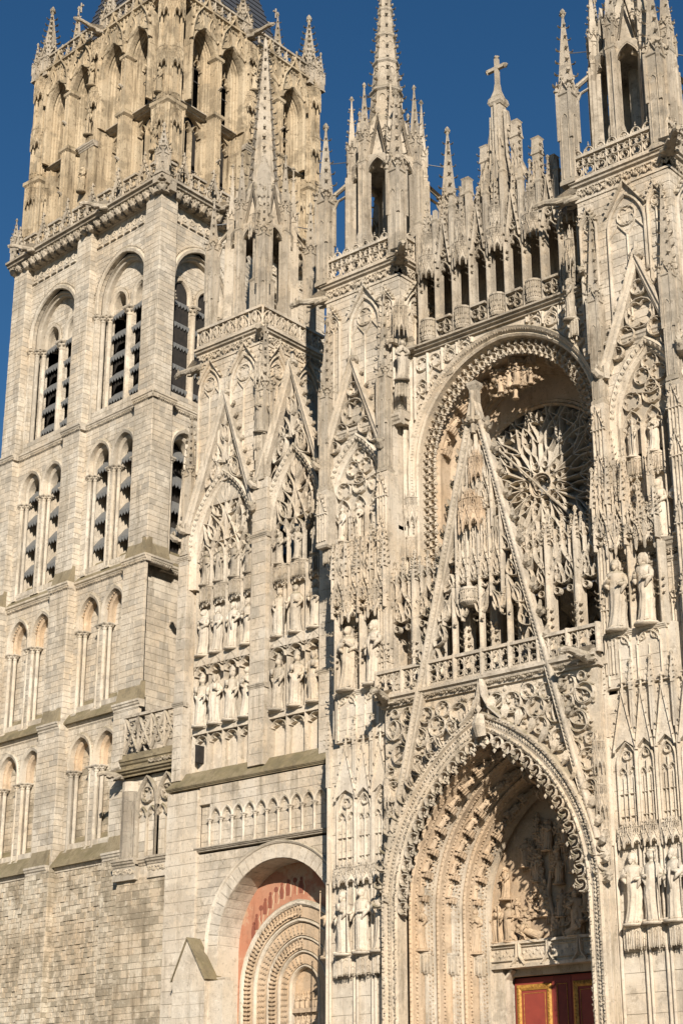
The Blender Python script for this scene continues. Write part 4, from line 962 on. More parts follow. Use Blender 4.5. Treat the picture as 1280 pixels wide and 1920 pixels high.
# ---------------------------------------------------------------- statue screen
SC = Thing('statue_screen', 'pale screen with rows of niche statues under two tall openwork gables', 'screen', (-16, 4, 0))
FC = frame(0, 2.6)
mb = MB(FC); mb.box(-21.5, -16.3, .55, 1.1, 20.6, 38.3); mb.box(-16.3, -9.4, .55, 1.0, 20.6, 31.3); SC.part('backing_wall', mb, 'white')
mb = MB(FC); mb.box(-16.3, -9.4, 3.2, 3.6, 20, 38.2); mb.box(-16.3, -9.4, .9, 5.2, 38.0, 38.4); SC.part('aisle_wall_behind', mb, 'grey')
def gable(T, fr, c, z0, hwL, hwR, za, d0, d1, mat, wd=.34, crk=9, size=.24, tracery=None, fin=None):
    """tall openwork gable: raking bars, crockets, finial"""
    mb = MB(fr); P = [(c - hwL, z0), (c, za), (c + hwR, z0)]
    mb.mould(P, [(-wd * .6, d1), (-wd * .6, d0 + .08), (-wd * .25, d0), (wd * .1, d0), (wd * .35, d0 - .1), (wd * .5, d0 - .1), (wd * .6, d0 + .05), (wd * .6, d1)]); gr_ = T.part('gable_rake', mb, mat)
    mb = MB(fr)
    for sgn, h in ((-1, hwL), (1, hwR)):
        for i in range(crk): t = (i + .6) / (crk + .5); mb.crocket((c + sgn * (h * (1 - t) + wd * .5), (d0 + d1) / 2, z0 + (za - z0) * t), (sgn, -.15, .35), size)
    T.part('gable_crockets', mb, 'grey', parent=gr_, kind='stuff')
    mb = MB(fr); dm = (d0 + d1) / 2; mb.lathe(c, dm, [(.1, za - .3), (.13, za + .1), (.28, za + .2), (.28, za + .34), (.12, za + .45), (.1, za + .9)], 8)
    for q in range(6): a = q * pi / 3; mb.crocket((c + .12 * cos(a), dm + .12 * sin(a), za + .05), (cos(a), sin(a), .3), .2)
    T.part('gable_finial', mb, 'grey')
    for sgn, h in ((-1, hwL), (1, hwR)): T.inst('carved_head', corbel_head(3, 'grey'), fr(c + sgn * (h + .05), d0 + .05, z0 - .35), fr.ang + .4 * sgn, (1.2, 1.0, 1.2))
def window_bay(T, fr, c, hw, zs, za, d0, mat, style, lights, zlow):
    """arched bay: moulded arch, cusped tracery; style 'flam' or 'rad'"""
    ri = za - zs
    order(fr, c, zs, hw, ri, [(-.34, d0 + .5), (-.3, d0 + .22), (-.2, d0 + .12), (-.14, d0 + .2), (-.04, d0 + .02), (.1, d0 - .1), (.2, d0 - .02), (.22, d0 + .3)], mat, dog=.3, dd=d0 - .02, dn=.02, thing=T, jamb=zlow)
    mb = MB(fr); ta, tb = d0 + .22, d0 + .5; h2 = hw - .34; n = lights; lw = 2 * h2 / n
    for i in range(n + 1):
        if 0 < i < n: mb.bar([(c - h2 + i * lw, zlow), (c - h2 + i * lw, zs)], .1, ta, tb)
    for i in range(n): trefoil_head(mb, c - h2 + (i + .5) * lw, zs - .35, lw * .48, lw * .85, .08, ta, tb)
    T.part('tracery_lights', mb, mat)
    mb = MB(fr)
    if style == 'rad':
        zc = zs + lw * .95; k = n
        for i in range(k): foil(mb, c - h2 + (i + .5) * lw, zc + (.12 if i % 2 else 0), lw * .44, 4, ta, tb, .07, pi / 4)
        r = hw * .42; zz = zc + lw * .5 + r * .95; foil(mb, c - r * .52, zz - r * .25, r * .5, 4, ta, tb, .07); foil(mb, c + r * .52, zz - r * .25, r * .5, 4, ta, tb, .07); foil(mb, c, zz + r * .55, r * .5, 4, ta, tb, .07); foil(mb, c, zz - r * .95, r * .36, 4, ta, tb, .06)
        mb.bar([(c - h2 * .62, zc + lw * .4), (c, zz - r * 1.4), (c + h2 * .62, zc + lw * .4)], .1, ta, tb)
    else:
        for s2 in (-1, 1):
            mouchette(mb, (c + s2 * .08, zs + ri * .12), (c + s2 * h2 * .55, zs + ri * .52), .08, ta, tb, -s2, .62); mouchette(mb, (c + s2 * h2 * .55, zs + ri * .08), (c + s2 * h2 * .82, zs + ri * .42), .07, ta, tb, s2, .6)
            mouchette(mb, (c + s2 * h2 * .1, zs + ri * .45), (c + s2 * h2 * .42, zs + ri * .75), .07, ta, tb, -s2, .6); mouchette(mb, (c + s2 * .05, zs + ri * .62), (c + s2 * h2 * .12, zs + ri * .95), .06, ta, tb, s2, .45)
            mb.bar([(c + s2 * h2 * .5, zs), (c + s2 * h2 * .3, zs + ri * .25), (c + s2 * .03, zs + ri * .5), (c, zs + ri * .8)], .1, ta, tb)
        mb.bar([(c, zs + ri * .05), (c, zs + ri * .93)], .09, ta, tb)
    T.part('tracery_head', mb, mat)
def gable_tracery(T, fr, c, zb, za, hwb, d0, d1, mat, style):
    """pierced filling between the arch and the rakes"""
    mb = MB(fr)
    if style == 'ring':
        H = za - zb; r = H * .165; zz = zb + H * .40; foil(mb, c, zz, r, 4, d0, d1, .1, pi / 4); foil(mb, c, zz + r * 1.75, r * .5, 3, d0, d1, .08, pi / 2)
        for s2 in (-1, 1): foil(mb, c + s2 * hwb * .44, zb + H * .2, r * .6, 3, d0, d1, .08); foil(mb, c + s2 * hwb * .72, zb + H * .04, r * .42, 3, d0, d1, .07)
    else:
        H = za - zb
        for s2 in (-1, 1):
            mouchette(mb, (c + s2 * hwb * .7, zb + H * .02), (c + s2 * hwb * .38, zb + H * .34), .09, d0, d1, s2, .6); mouchette(mb, (c + s2 * hwb * .1, zb + H * .26), (c + s2 * hwb * .3, zb + H * .5), .08, d0, d1, -s2, .7)
            mouchette(mb, (c + s2 * hwb * .05, zb + H * .5), (c + s2 * hwb * .16, zb + H * .72), .07, d0, d1, s2, .6); mouchette(mb, (c + s2 * hwb * .42, zb + H * .08), (c + s2 * hwb * .2, zb + H * .3), .07, d0, d1, -s2, .55)
        mb.bar([(c, zb + H * .25), (c, zb + H * .9)], .09, d0, d1)
    T.part('gable_tracery', mb, mat)
window_bay(SC, FC, -18.95, 2.35, 33.3, 37.6, -.1, 'white', 'flam', 4, 31.4)
gable(SC, FC, -18.85, 34.9, 2.6, 2.35, 42.1, -.35, .1, 'pale'); gable_tracery(SC, FC, -18.85, 36.9, 42.0, 1.9, -.2, .05, 'pale', 'flam')
window_bay(SC, FC, -13.9, 1.95, 33.3, 37.7, -.1, 'pale', 'flam', 3, 31.4)
gable(SC, FC, -14.0, 36.2, 2.2, 2.0, 42.4, -.35, .1, 'pale'); gable_tracery(SC, FC, -14.0, 37.0, 42.2, 1.7, -.2, .05, 'pale', 'flam')
mb = MB(FC)                                       # spandrel wall above the left arch
P = pointed(-18.95, 33.3, 2.5, 4.4, 8); mb.prism([(-21.5, 33.3), (-21.5, 38.0), (-16.3, 38.0), (-16.3, 33.3)] + [p for p in reversed(P)], .1, .55); SC.part('spandrel', mb, 'pale')
for (u0, u1, dd) in ((-16.5, -15.45, -.35), (-11.95, -9.6, -.2), (-22.0, -21.3, -.25)):
    SC.wall(FC, u0, u1, 21.0, 36.4 if u0 > -20 else 33.4, d=dd, course=.6, bl=.8, mat='pale', rough=.006)
    mb = MB(FC); mb.box(u0 + .02, u0 + .1, dd, .6, 21, 33.4); mb.box(u1 - .1, u1 - .02, dd, .6, 21, 33.4); SC.part('shaft_flank', mb, 'pale')
    for z in (25.2, 33.3): mb = MB(FC); cornice(mb, u0 - .06, u1 + .06, z, dd, .1, .25); SC.part('shaft_ring', mb, 'grey')
SC.inst('pinnacle', pinnacle((5.2, .3, 4.0, 7), 'grey'), FC(-16.0, -.1, 36.3)); SC.inst('pinnacle', pinnacle((4.6, .26, 3.4, 7), 'grey'), FC(-21.6, .0, 33.4)); SC.inst('pinnacle', pinnacle((5.0, .28, 3.6, 7), 'grey'), FC(-11.2, .0, 36.3))
LB = [-20.35, -19.3, -18.2, -17.1]; RB = [-14.95, -13.75, -12.5]
for xs, nm in ((LB, 'left'), (RB, 'right')):
    w = 1.0 if nm == 'left' else 1.15; x0, x1 = xs[0] - w * .56, xs[-1] + w * .56
    edges = [x0] + [(a + b) / 2 for a, b in zip(xs, xs[1:])] + [x1]
    for e in edges:
        mb = MB(FC); mb.bar([(e, 21.1), (e, 31.2)], .13, .12, .58); SC.part('niche_shaft', mb, 'pale')
    for x in xs:
        mb = MB(FC); trefoil_head(mb, x, 22.9, w * .42, .4, .07, .2, .55); mb.box(x - w * .5, x + w * .5, .1, .6, 23.35, 23.62); mb.prism([(x - w * .45, 23.62), (x + w * .45, 23.62), (x + w * .4, 23.72), (x - w * .4, 23.72)], .0, .5); SC.part('pedestal_panel', mb, 'white')
        mb = MB(FC); gablet(mb, x, 26.9, w * .46, .55, .0, .2, .07, 1, .06); trefoil_head(mb, x, 26.5, w * .44, .5, .1, .02, .5); mb.box(x - w * .5, x + w * .5, .0, .6, 27.0, 27.5); SC.part('niche_arch', mb, 'white')
        SC.inst('console', console('grey'), FC(x, .5, 31.45), 0, (w * 1.02, 1.25, 1.0))
        SC.inst('canopy', canopy('white'), FC(x, .5, 30.35), 0, (w * .95, .8, .6))
mb = MB(FC); mb.box(LB[0] - .28, LB[0] - .08, .08, .56, 21.9, 22.8); SC.part('slit_window', mb, 'dark')
# the turned bay at the far left end
FQ = frame(-21.9, 2.6, radians(-58))
mb = MB(FQ); mb.box(-2.4, -.05, .6, .9, 20.6, 37); SC.part('turned_bay_wall', mb, 'grey')
window_bay(SC, FQ, -1.25, 1.15, 33.0, 36.4, -.05, 'pale', 'flam', 2, 31.0); gable(SC, FQ, -1.25, 34.6, 1.3, 1.25, 40.6, -.3, .1, 'pale')
for z in (31.2, 27.4, 23.6): SC.inst('console', console('grey'), FQ(-1.2, .4, z), FQ.ang, (1.0, 1.1, 1.0))
for z in (30.3, 26.4): SC.inst('canopy', canopy('grey'), FQ(-1.2, .4, z), FQ.ang, (1.0, 1.0, .7))
SC.finish(200)
G = 'niche statues of the left screen'
for r, (z, h, nm) in enumerate(((31.45, 2.0, 'top row against the tracery'), (27.5, 2.6, 'middle row'), (23.68, 2.7, 'bottom row'))):
    for i, x in enumerate(LB): statue(x, 2.75, z, h, (i * 3 + r * 5 + 1) % 8 if r != 2 else (3, 0, 3, 6)[i], 'white' if r else 'grey', f'{row_word(i, 4)} weathered statue in {nm}, left half of the screen', G, random.uniform(-.25, .45))
    for i, x in enumerate(RB): statue(x, 2.75, z, h * (.92 if r == 0 else 1), (i * 5 + r * 3 + 2) % 8 if r != 2 else (3, 3, 0)[i], 'pale' if r else 'grey', f'{row_word(i, 3)} weathered statue in {nm}, right half of the screen', G, random.uniform(-.2, .5))
    x, y, _ = FQ(-1.2, .1, 0); statue(x, y, z - .05, h * .95, r + 3, 'pale', f'statue facing left at the screen edge beside the tower, {["highest", "middle", "lowest"][r]} of three', G, FQ.ang)
# ---------------------------------------------------------------- lantern turrets
@cached
def rail_flam(mat):
    mb = MB(); mb.box(-.5, .5, -.1, .1, 0, .2); mb.box(-.5, .5, -.12, .12, 1.05, 1.2)
    for s2 in (-1, 1): mouchette(mb, (s2 * .48, .2), (s2 * .08, 1.0), .07, -.07, .07, s2, .75); mouchette(mb, (s2 * .02, .22), (s2 * .22, .62), .06, -.07, .07, -s2, .7)
    mb.bar([(-.5, .15), (-.5, 1.08)], .07, -.06, .06)
    return mb.mesh('balustrade_panel', mat)
@cached
def rail_rings(mat):
    mb = MB(); mb.box(-.3, .3, -.1, .1, 0, .16); mb.box(-.3, .3, -.12, .12, 1.12, 1.26)
    foil(mb, 0, .42, .22, 3, -.07, .07, .06, pi / 2); foil(mb, -.15, .85, .17, 3, -.07, .07, .05, pi / 2); foil(mb, .15, .85, .17, 3, -.07, .07, .05, pi / 2)
    mb.bar([(-.3, .1), (-.3, 1.15)], .05, -.06, .06)
    trefoil_head(mb, 0, 1.26, .24, .3, .07, -.05, .05); mb.blob((0, 0, 1.66), .07); mb.blob((0, 0, 1.78), .045)
    return mb.mesh('balustrade_panel', mat)
def lantern(T, cx, cy, z0, zs, zg, zt, R, mat, corner, bands=()):
    """open octagonal lantern on eight piers, with gabled arches and a tall crocketed spire"""
    V = [(cx + R * cos(2 * pi * k / 8 + pi / 4 * 0), cy + R * sin(2 * pi * k / 8)) for k in range(8)]
    for k, (x, y) in enumerate(V):
        f = frame(x, y, 2 * pi * k / 8 + pi / 2); f2 = frame(cx, cy, 2 * pi * k / 8 + pi / 2)
        mb = MB(f); w = R * .13
        mb.sq(0, 0, [(w * 1.25, z0), (w * 1.25, z0 + (zs - z0) * .35), (w, z0 + (zs - z0) * .4), (w, zs + .3)])
        for q in (-.6, .6): mb.bar([(q * w, z0 + .2), (q * w, zs)], w * .3, -w * 1.45, -w * .9)
        T.part('lantern_pier', mb, mat)
        T.inst('pinnacle', pinnacle((round((zg - zs) * .35, 2), round(w * .95, 2), round((zg - zs) * .95, 2), 4), mat), (x, y, zs + .2), f.ang)
        # arch between this pier and the next
        a, b = V[k], V[(k + 1) % 8]; L = sqrt((b[0] - a[0]) ** 2 + (b[1] - a[1]) ** 2); fa = frame(b[0], b[1], atan2(a[1] - b[1], a[0] - b[0]))
        mb = MB(fa); hw = L / 2 - w * .7; P = pointed(L / 2, zs - hw * 1.2, hw, hw * 1.9, 6)
        mb.mould([(L / 2 - hw, z0)] + P + [(L / 2 + hw, z0)], [(-.05, .14), (-.04, -.08), (.03, -.13), (.07, -.08), (.07, .14)])
        for s2 in (-1, 1): mb.bar([(L / 2 + s2 * hw, zs - hw * .7), (L / 2 + s2 * hw * .35, zs - hw * .4), (L / 2 + s2 * hw * .6, zs + hw * .2)], .08, -.08, .08)
        gablet(mb, L / 2, zs + .1, hw * .95, (zg - zs) * .8, -.2, .05, .13, 3, .16); T.part('lantern_arch', mb, mat)
        mb = MB(fa); mb.prism([(0, zs - hw * 1.0), (L / 2 - hw, zs - hw * .9)] + [p for p in P if p[1] > zs - hw * .9] + [(L / 2 + hw, zs - hw * .9), (L, zs - hw * 1.0), (L, zs + .6), (0, zs + .6)], -.03, .12); T.part('lantern_spandrel', mb, mat)
    mb = MB(); mb.lathe(cx, cy, [(R * .9, zs + .5), (R * .72, zg - .6), (R * .55, zg)], 8); r0 = R * .52
    mb.lathe(cx, cy, [(r0, zg - .3), (.1, zt)], 8); sp_ = T.part('spire', mb, mat)
    mb = MB()
    for i in range(14):
        t = (i + .3) / 14.5; r = r0 + (.1 - r0) * t
        for k in range(8): a = 2 * pi * k / 8; mb.crocket((cx + cos(a) * r, cy + sin(a) * r, zg + (zt - zg) * t), (cos(a), sin(a), .1), .22 - .06 * t)
    T.part('spire_crockets', mb, mat, parent=sp_, kind='stuff')
    for zb in bands:
        t = (zb - zg) / (zt - zg); r = r0 + (.1 - r0) * t; mb = MB(); mb.lathe(cx, cy, [(r * 1.0, zb - .1), (r * 1.09 + .03, zb), (r * 1.09 + .03, zb + .1), (r, zb + .2)], 8); T.part('spire_band', mb, mat, parent=sp_)
        for k in range(8):
            a = 2 * pi * (k + .5) / 8; f = frame(cx + cos(a) * r * .95, cy + sin(a) * r * .95, a + pi / 2); mb = MB(f); w = r * .22
            mb.bar([(-w, zb - 1.35), (-w, zb - .6)] + pointed(0, zb - .6, w, w * 1.4, 3)[1:-1] + [(w, zb - .6), (w, zb - 1.35)], .05, -.05, .1); T.part('spire_panel', mb, mat, parent=sp_)
    for (dx, dy, h) in corner:
        x, y = cx + dx, cy + dy; T.inst('pinnacle', pinnacle(h, mat), (x, y, z0))
        l = sqrt(dx * dx + dy * dy); f = frame(x, y, atan2(-dy, -dx)); mb = MB(f); zz = z0 + h[0]; n = l - R * .95
        mb.bar([(.1, zz - .4), (n * .35, zz + .7), (n * .75, zz + 1.3), (n + .1, zz + 1.5)], .22, -.12, .12); fs_ = T.part('flying_strut', mb, mat); mb = MB(f); mb.bar([(.2, zz - 1.0), (n * .45, zz + .3), (n, zz + .9)], .12, -.08, .08); T.part('strut_cusp', mb, mat, parent=fs_); mb = MB(f); mb.bar([(.1, z0 + h[0] * .25), (n + .1, z0 + h[0] * .33)], .22, -.12, .12); T.part('tie_beam', mb, mat)
        mb = MB(); mb.tube((x, y, zz + h[2] * .55), (cx + dx * .6, cy + dy * .6, zz + h[2] * .55 + .2), .03, .03, 5); T.part('iron_tie', mb, 'iron')
    mb = MB(); mb.lathe(cx, cy, [(R * .14, z0), (R * .14, zs)], 8); T.part('stair_newel', mb, 'grey')
def blind_wall(T, fr, u0, u1, z0, z1, mat, arches, d=0.0):
    """turret wall face with tall blind two-light arches under a foliage cornice"""
    T.wall(fr, u0, u1, z0, z1, d=d, course=.42, bl=.75, mat=mat, rough=.006, thick=.2)
    for (c, hw, zb, za) in arches:
        zs = za - hw * 1.75; mb = MB(fr)
        mb.bar([(c - hw, zb)] + pointed(c, zs, hw, hw * 1.75, 6) + [(c + hw, zb)], .14, d - .16, d + .02); foil(mb, c, zs + hw * .62, hw * .5, 4, d - .1, d + .02, .09, pi / 4)
        for s2 in (-1, 1): mb.bar([(c + s2 * hw, zs - hw * .4), (c + s2 * hw * .5, zs + hw * .25), (c, zs - hw * .4)], .09, d - .1, d + .02)
        mb.bar([(c, zb), (c, zs - hw * .4)], .09, d - .1, d + .02); gablet(mb, c, zs + hw * .9, hw * 1.1, hw * 1.6, d - .22, d, .12, 3, .15); T.part('blind_arch', mb, mat)
def turret_top(T, fr, u0, u1, zc, mat, railfn, unit, d=0.0):
    mb = MB(fr); cornice(mb, u0 - .2, u1 + .2, zc + .9, d, .35, .42); T.part('cornice', mb, mat)
    mb = MB(fr); mb.box(u0 - .05, u1 + .05, d - .06, d + .3, zc - .12, zc); mb.box(u0, u1, d, d + .3, zc, zc + .6); T.part('frieze_band', mb, mat)
    n = max(1, round((u1 - u0) / .8))
    for i in range(n): T.inst('foliage_frieze', leaf_frieze(mat, i % 3), fr(u0 + (u1 - u0) * (i + .5) / n, d - .03, zc + .06), fr.ang, ((u1 - u0) / n, 1.6, 1.5))
    n = max(1, round((u1 - u0 + .2) / unit))
    for i in range(n): T.inst('balustrade_panel', railfn(mat), fr(u0 - .1 + (u1 - u0 + .2) * (i + .5) / n, d - .12, zc + .88), fr.ang, ((u1 - u0 + .2) / n / unit, 1, 1.08))
TA_ = Thing('slender_turret', 'slender grey stair turret with crocketed spire standing before the golden tower crown', 'turret', (-18.7, 5, 38))
FAW = frame(0, 2.6); FAS = frame(-16.35, 2.6, pi / 2)
blind_wall(TA_, FAW, -21.1, -16.35, 37.2, 44.7, 'pale', [(-20.2, .8, 38, 44.2), (-17.6, .95, 38, 44.3)]); blind_wall(TA_, FAS, 0, 4.9, 36, 44.7, 'pale', [(1.25, .85, 38, 44.3), (3.7, .9, 38, 44.3)])
turret_top(TA_, FAW, -21.1, -16.35, 44.75, 'pale', rail_flam, 1.0); turret_top(TA_, FAS, 0, 4.9, 44.75, 'pale', rail_flam, 1.0)
mb = MB(); mb.box(-21.0, -16.5, 2.75, 7.4, 36, 45.6); TA_.part('turret_body', mb, 'grey')
lantern(TA_, -18.75, 5.0, 45.6, 52.6, 56.4, 67.0, 1.8, 'grey', [(-2.0, -2.0, (6.5, .26, 3.2, 5)), (2.0, -2.0, (6.0, .26, 3.0, 5)), (2.0, 2.0, (6.5, .26, 3.2, 5)), (-2.0, 2.0, (6.0, .26, 3.0, 5))])
f = frame(-18.75 + 1.3, 5.0 - 1.3, 0); mb = MB(f); mb.sq(0, 0, [(.5, 45.6), (.5, 49.2), (.56, 49.3), (.4, 49.5), (.4, 53.4), (.46, 53.5), (.3, 53.7), (.28, 56.4), (.05, 57.6)]); TA_.part('corner_pier', mb, 'grey')
TA_.inst('canopy', canopy('grey'), (-18.75 + 1.3, 5.0 - 1.65, 52.0), pi / 4, (1.1, 1.0, 1.8))
mb = MB(FAW); mb.limb([(-16.35, 0, 45.2), (-16.2, -.4, 45.4), (-16.05, -.7, 45.3)], [.3, .24, .14], 7); TA_.part('corner_beast', mb, 'grey')
TA_.inst('gargoyle', gargoyle('grey'), (-21.3, 2.7, 44.6), -pi / 2, (1, 1.1, 1))
f = frame(-16.35, 2.6, pi / 4); mb = MB(f); mb.sq(0, -.05, [(.3, 37.5), (.3, 42.0), (.1, 42.3), (.12, 44.6)]); TA_.part('corner_niche', mb, 'grey')
TA_.inst('canopy', canopy('grey'), f(0, -.3, 42.0), pi / 4, (.8, .8, 1.6)); TA_.inst('console', console('grey'), f(0, -.3, 39.0), pi / 4, (.7, .7, 1.0))
TA_.finish(150)
x, y, _ = f(0, -.5, 0); statue(x, y, 39.0, 2.4, 5, 'grey', 'statue in the narrow corner niche of the slender turret below its balustrade', 'statues on the turrets', pi / 4)
# ---------------------------------------------------------------- paired lantern turrets that flank the middle
def lace_bay(mb, u0, u1, z0, z1, d0, d1, w=.09):
    """one bay of flamboyant lace: ogee arch with finial, side lights, daggers"""
    c = (u0 + u1) / 2; hw = (u1 - u0) / 2; H = z1 - z0
    mb.bar(ogee(c, z0, hw * .96, H * .62), w * 1.3, d0 - .06, d1); mb.bar([(c, z0 + H * .55), (c, z1)], w, d0, d1)
    for s2 in (-1, 1):
        mb.bar([(c + s2 * hw * .5, z0 + H * .32), (c + s2 * hw * .5, z0 + H * .93)], w * .8, d0, d1); trefoil_head(mb, c + s2 * hw * .25, z0 + H * .72, hw * .24, H * .12, w * .6, d0, d1); trefoil_head(mb, c + s2 * hw * .75, z0 + H * .66, hw * .24, H * .12, w * .6, d0, d1)
        mouchette(mb, (c + s2 * hw * .9, z0 + H * .1), (c + s2 * hw * .55, z0 + H * .5), w * .6, d0, d1, s2, .5); mouchette(mb, (c + s2 * hw * .06, z0 + H * .1), (c + s2 * hw * .3, z0 + H * .34), w * .6, d0, d1, -s2, .6)
        foil(mb, c + s2 * hw * .45, z0 + .02, hw * .2, 4, d0, d1, w * .5)
    for i in range(4):
        t = .25 + .17 * i; P = ogee(c, z0, hw * .96, H * .62)
        for q in (P[int(t * len(P) / 2)], P[-1 - int(t * len(P) / 2)]): mb.crocket((q[0], d0 - .05, q[1]), (1 if q[0] > c else -1, -.3, .5), w * 1.1)
    mb.blob((c, d0, z1), w * .9)
def turret(sx, name, label, cx, st_group):
    T = Thing(name, label, 'turret', (cx, 3, 0))
    y0 = .73; f = frame(0, y0); X0, X1 = (-10.1, -5.3) if sx < 0 else (5.25, 10.1)
    fs = frame(X1, y0, pi / 2)
    XL, XR = (-9.1, -5.75) if sx < 0 else (5.8, X1)
    XM = X0 if sx < 0 else 5.8
    mb = MB(); mb.box(XL + .1, XR - .1, y0 + .3, y0 + 4.5, 20, 31); mb.box(XM + .1, XR - .1, y0 + .3, y0 + 4.5, 30.8, 36.4); mb.box(X0 + .1, X1 - .1, y0 + .3, y0 + 4.5, 36.2, 45.2); T.part('turret_body', mb, 'pale')
    c = -8.05 if sx < 0 else 8.35
    # upper wall with blind arches, foliage cornice, ring balustrade
    blind_wall(T, f, X0, X1, 36.4, 44.3, 'pale', [(c + (.55 if sx < 0 else -.55), .95, 37.2, 43.6), (X0 + .55, .42, 38, 43.2), (X1 - .75, .42, 38, 43.2)]); blind_wall(T, fs, 0, 4.5, 36.4, 44.3, 'pale', [(1.2, .8, 38, 43.6), (3.3, .8, 38, 43.6)])
    turret_top(T, f, X0, X1, 44.25, 'pale', rail_rings, .6); turret_top(T, fs, 0, 4.5, 44.25, 'pale', rail_rings, .6)
    # lower wall, niche arch with gable
    T.wall(f, XL, XR, 20, 31, [arch_open(c, 26, 32.3, 1.7, 3.5)], d=0, course=.5, bl=.8, mat='white', rough=.006); T.wall(f, XM, XR, 31, 36.4, [arch_open(c, 26, 32.3, 1.7, 3.5)], d=0, course=.5, bl=.8, mat='white', rough=.006)
    T.wall(f, c - 1.8, c + 1.8, 25.5, 36.2, d=.45, course=.6, bl=.9, mat='rose', rough=.004)
    window_bay(T, f, c, 1.85, 32.5, 36.0, -.12, 'white', 'rad', 3, 30.4)
    gable(T, f, c - .1, 35.0, 1.9, 1.9, 40.0, -.4, .0, 'pale', crk=6); gable_tracery(T, f, c - .1, 35.6, 40.0, 1.75, -.28, -.05, 'pale', 'ring')
    T.inst('pinnacle', pinnacle((5.0, .26, 4.5, 7), 'grey'), f(XR - .3, -.3, 33.5)); T.inst('pinnacle', pinnacle((5.0, .26, 4.2, 7), 'grey'), f(XM + .25, -.25, 33.5))
    for e in (XR - .3, XM + .25):
        zl = 30.6 if (sx < 0 and e < -9) else 21; mb = MB(f); mb.sq(e, -.25, [(.3, zl - .1), (.36, zl), (.34, zl + .1), (.34, 33.4), (.26, 33.6)]); (T.inst('console', console('grey'), f(e, .1, zl), 0, (.75, .9, .9)) if zl > 25 else None); cs_ = T.part('corner_shaft', mb, 'pale'); mb = MB(f)
        for q in (-.24, -.08, .08, .24): mb.bar([(e + q, zl + .2), (e + q, 33.2)], .09, -.68, -.5)
        for z in [z for z in (24, 27, 30, 32.2) if z > zl + .5]: mb.bar([(e - .36, z), (e + .36, z)], .14, -.7, -.5); trefoil_head(mb, e, z - .5, .14, .3, .06, -.66, -.5); gablet(mb, e, z + .1, .3, .9, -.72, -.55, .07, 3, .1)
        T.part('shaft_panels', mb, 'pale', parent=cs_)
    mb = MB(f); cornice(mb, X0, X1, 36.55, .0, .2, .5); T.part('overhang_course', mb, 'pale')
    xs = [c - 1.05, c - .02, c + 1.05]
    for i, x in enumerate(xs):
        T.inst('console', console('pale'), f(x, .42, 30.75), 0, (.95, 1.2, .9)); T.inst('canopy', canopy('pale'), f(x, .42, 29.75), 0, (.95, 1.0, .6))
        statue(*f(x, .1, 0)[:2], 30.75, 1.8, (i + 3 + (sx > 0) * 2) % 8, 'white', f'{row_word(i, 3)} small statue under the gable tracery of the {"left" if sx < 0 else "right"} lantern turret', st_group, .3 * (i - 1))
        if x > -9.0: statue(*f(x, .1, 0)[:2], 26.75, 2.75, (i + (4 if sx < 0 else 5)) % 8, 'white', f'{row_word(i, 3)} large statue in the niche below the tracery of the {"left" if sx < 0 else "right"} lantern turret', st_group, .25 * (i - 1))
    for x in (c - 1.55, c - .53, c + .5, c + 1.55): mb = MB(f); mb.bar([(x, 21 if x > -9.1 else 31), (x, 32.3)], .12, -.05, .45); T.part('niche_shaft', mb, 'pale')
    ca = max(c - 2.0, XL); mb = MB(f); cornice(mb, ca, XR, 26.75, .0, .22, .5); cornice(mb, ca, XR, 25.9, .05, .15, .3); T.part('niche_ledge', mb, 'grey')
    for i in range(4): T.inst('foliage_frieze', leaf_frieze('pale', i % 3), f(c - 1.5 + i, -.02, 26.0), 0, (1, 1.4, 1))
    for x in xs:
        mb = MB(f); mb.bar([(x - .4, 21)] + pointed(x, 23.9, .4, .8, 5) + [(x + .4, 21)], .1, -.08, .03); gablet(mb, x, 24.1, .48, 1.2, -.14, .0, .08, 3, .11); T.part('blind_arch', mb, 'white')
    # niche on the corner toward the middle
    f4 = frame(X1 if sx < 0 else X0, y0, pi / 4 if sx < 0 else -pi / 4)
    T.inst('canopy', canopy('grey'), f4(0, -.35, 40.6), f4.ang, (.75, .8, 2.0)); T.inst('console', console('grey'), f4(0, -.35, 38.0), f4.ang, (.65, .7, .9))
    statue(*f4(0, -.55, 0)[:2], 38.0, 2.2, 6 if sx < 0 else 0, 'grey', f'hooded statue in the corner niche of the {"left" if sx < 0 else "right"} lantern turret', st_group, f4.ang)
    T.inst('gargoyle', gargoyle('grey'), f(X1 + .1, -.1, 44.9), pi / 4, (1.2, 1.0, 1.1)); T.inst('gargoyle', gargoyle('grey'), f(X0 - .1, .1, 44.4), -pi / 3 * 1.2, (1.1, 1.2, 1.0))
    lc = cx; big = (4.9, .34, 4.6, 6)
    lantern(T, lc, 2.95, 45.1, 51.6, 55.2, 65.8, 1.9, 'grey', [(-2.4, -2.25, big), (2.4, -2.25, big), (2.4, 2.25, big), (-2.4, 2.25, big)], (57.0, 58.9, 60.7, 62.5, 64.2))
    T.finish(200)
    return T
GST = 'statues on the lantern turrets'
turret(-1, 'lantern_turret', 'tall lantern turret left of the rose window, its spire rising out of the picture', -7.75, GST)
turret(1, 'lantern_turret', 'lantern turret at the right edge, cut off at the top of the picture', 7.45, GST)
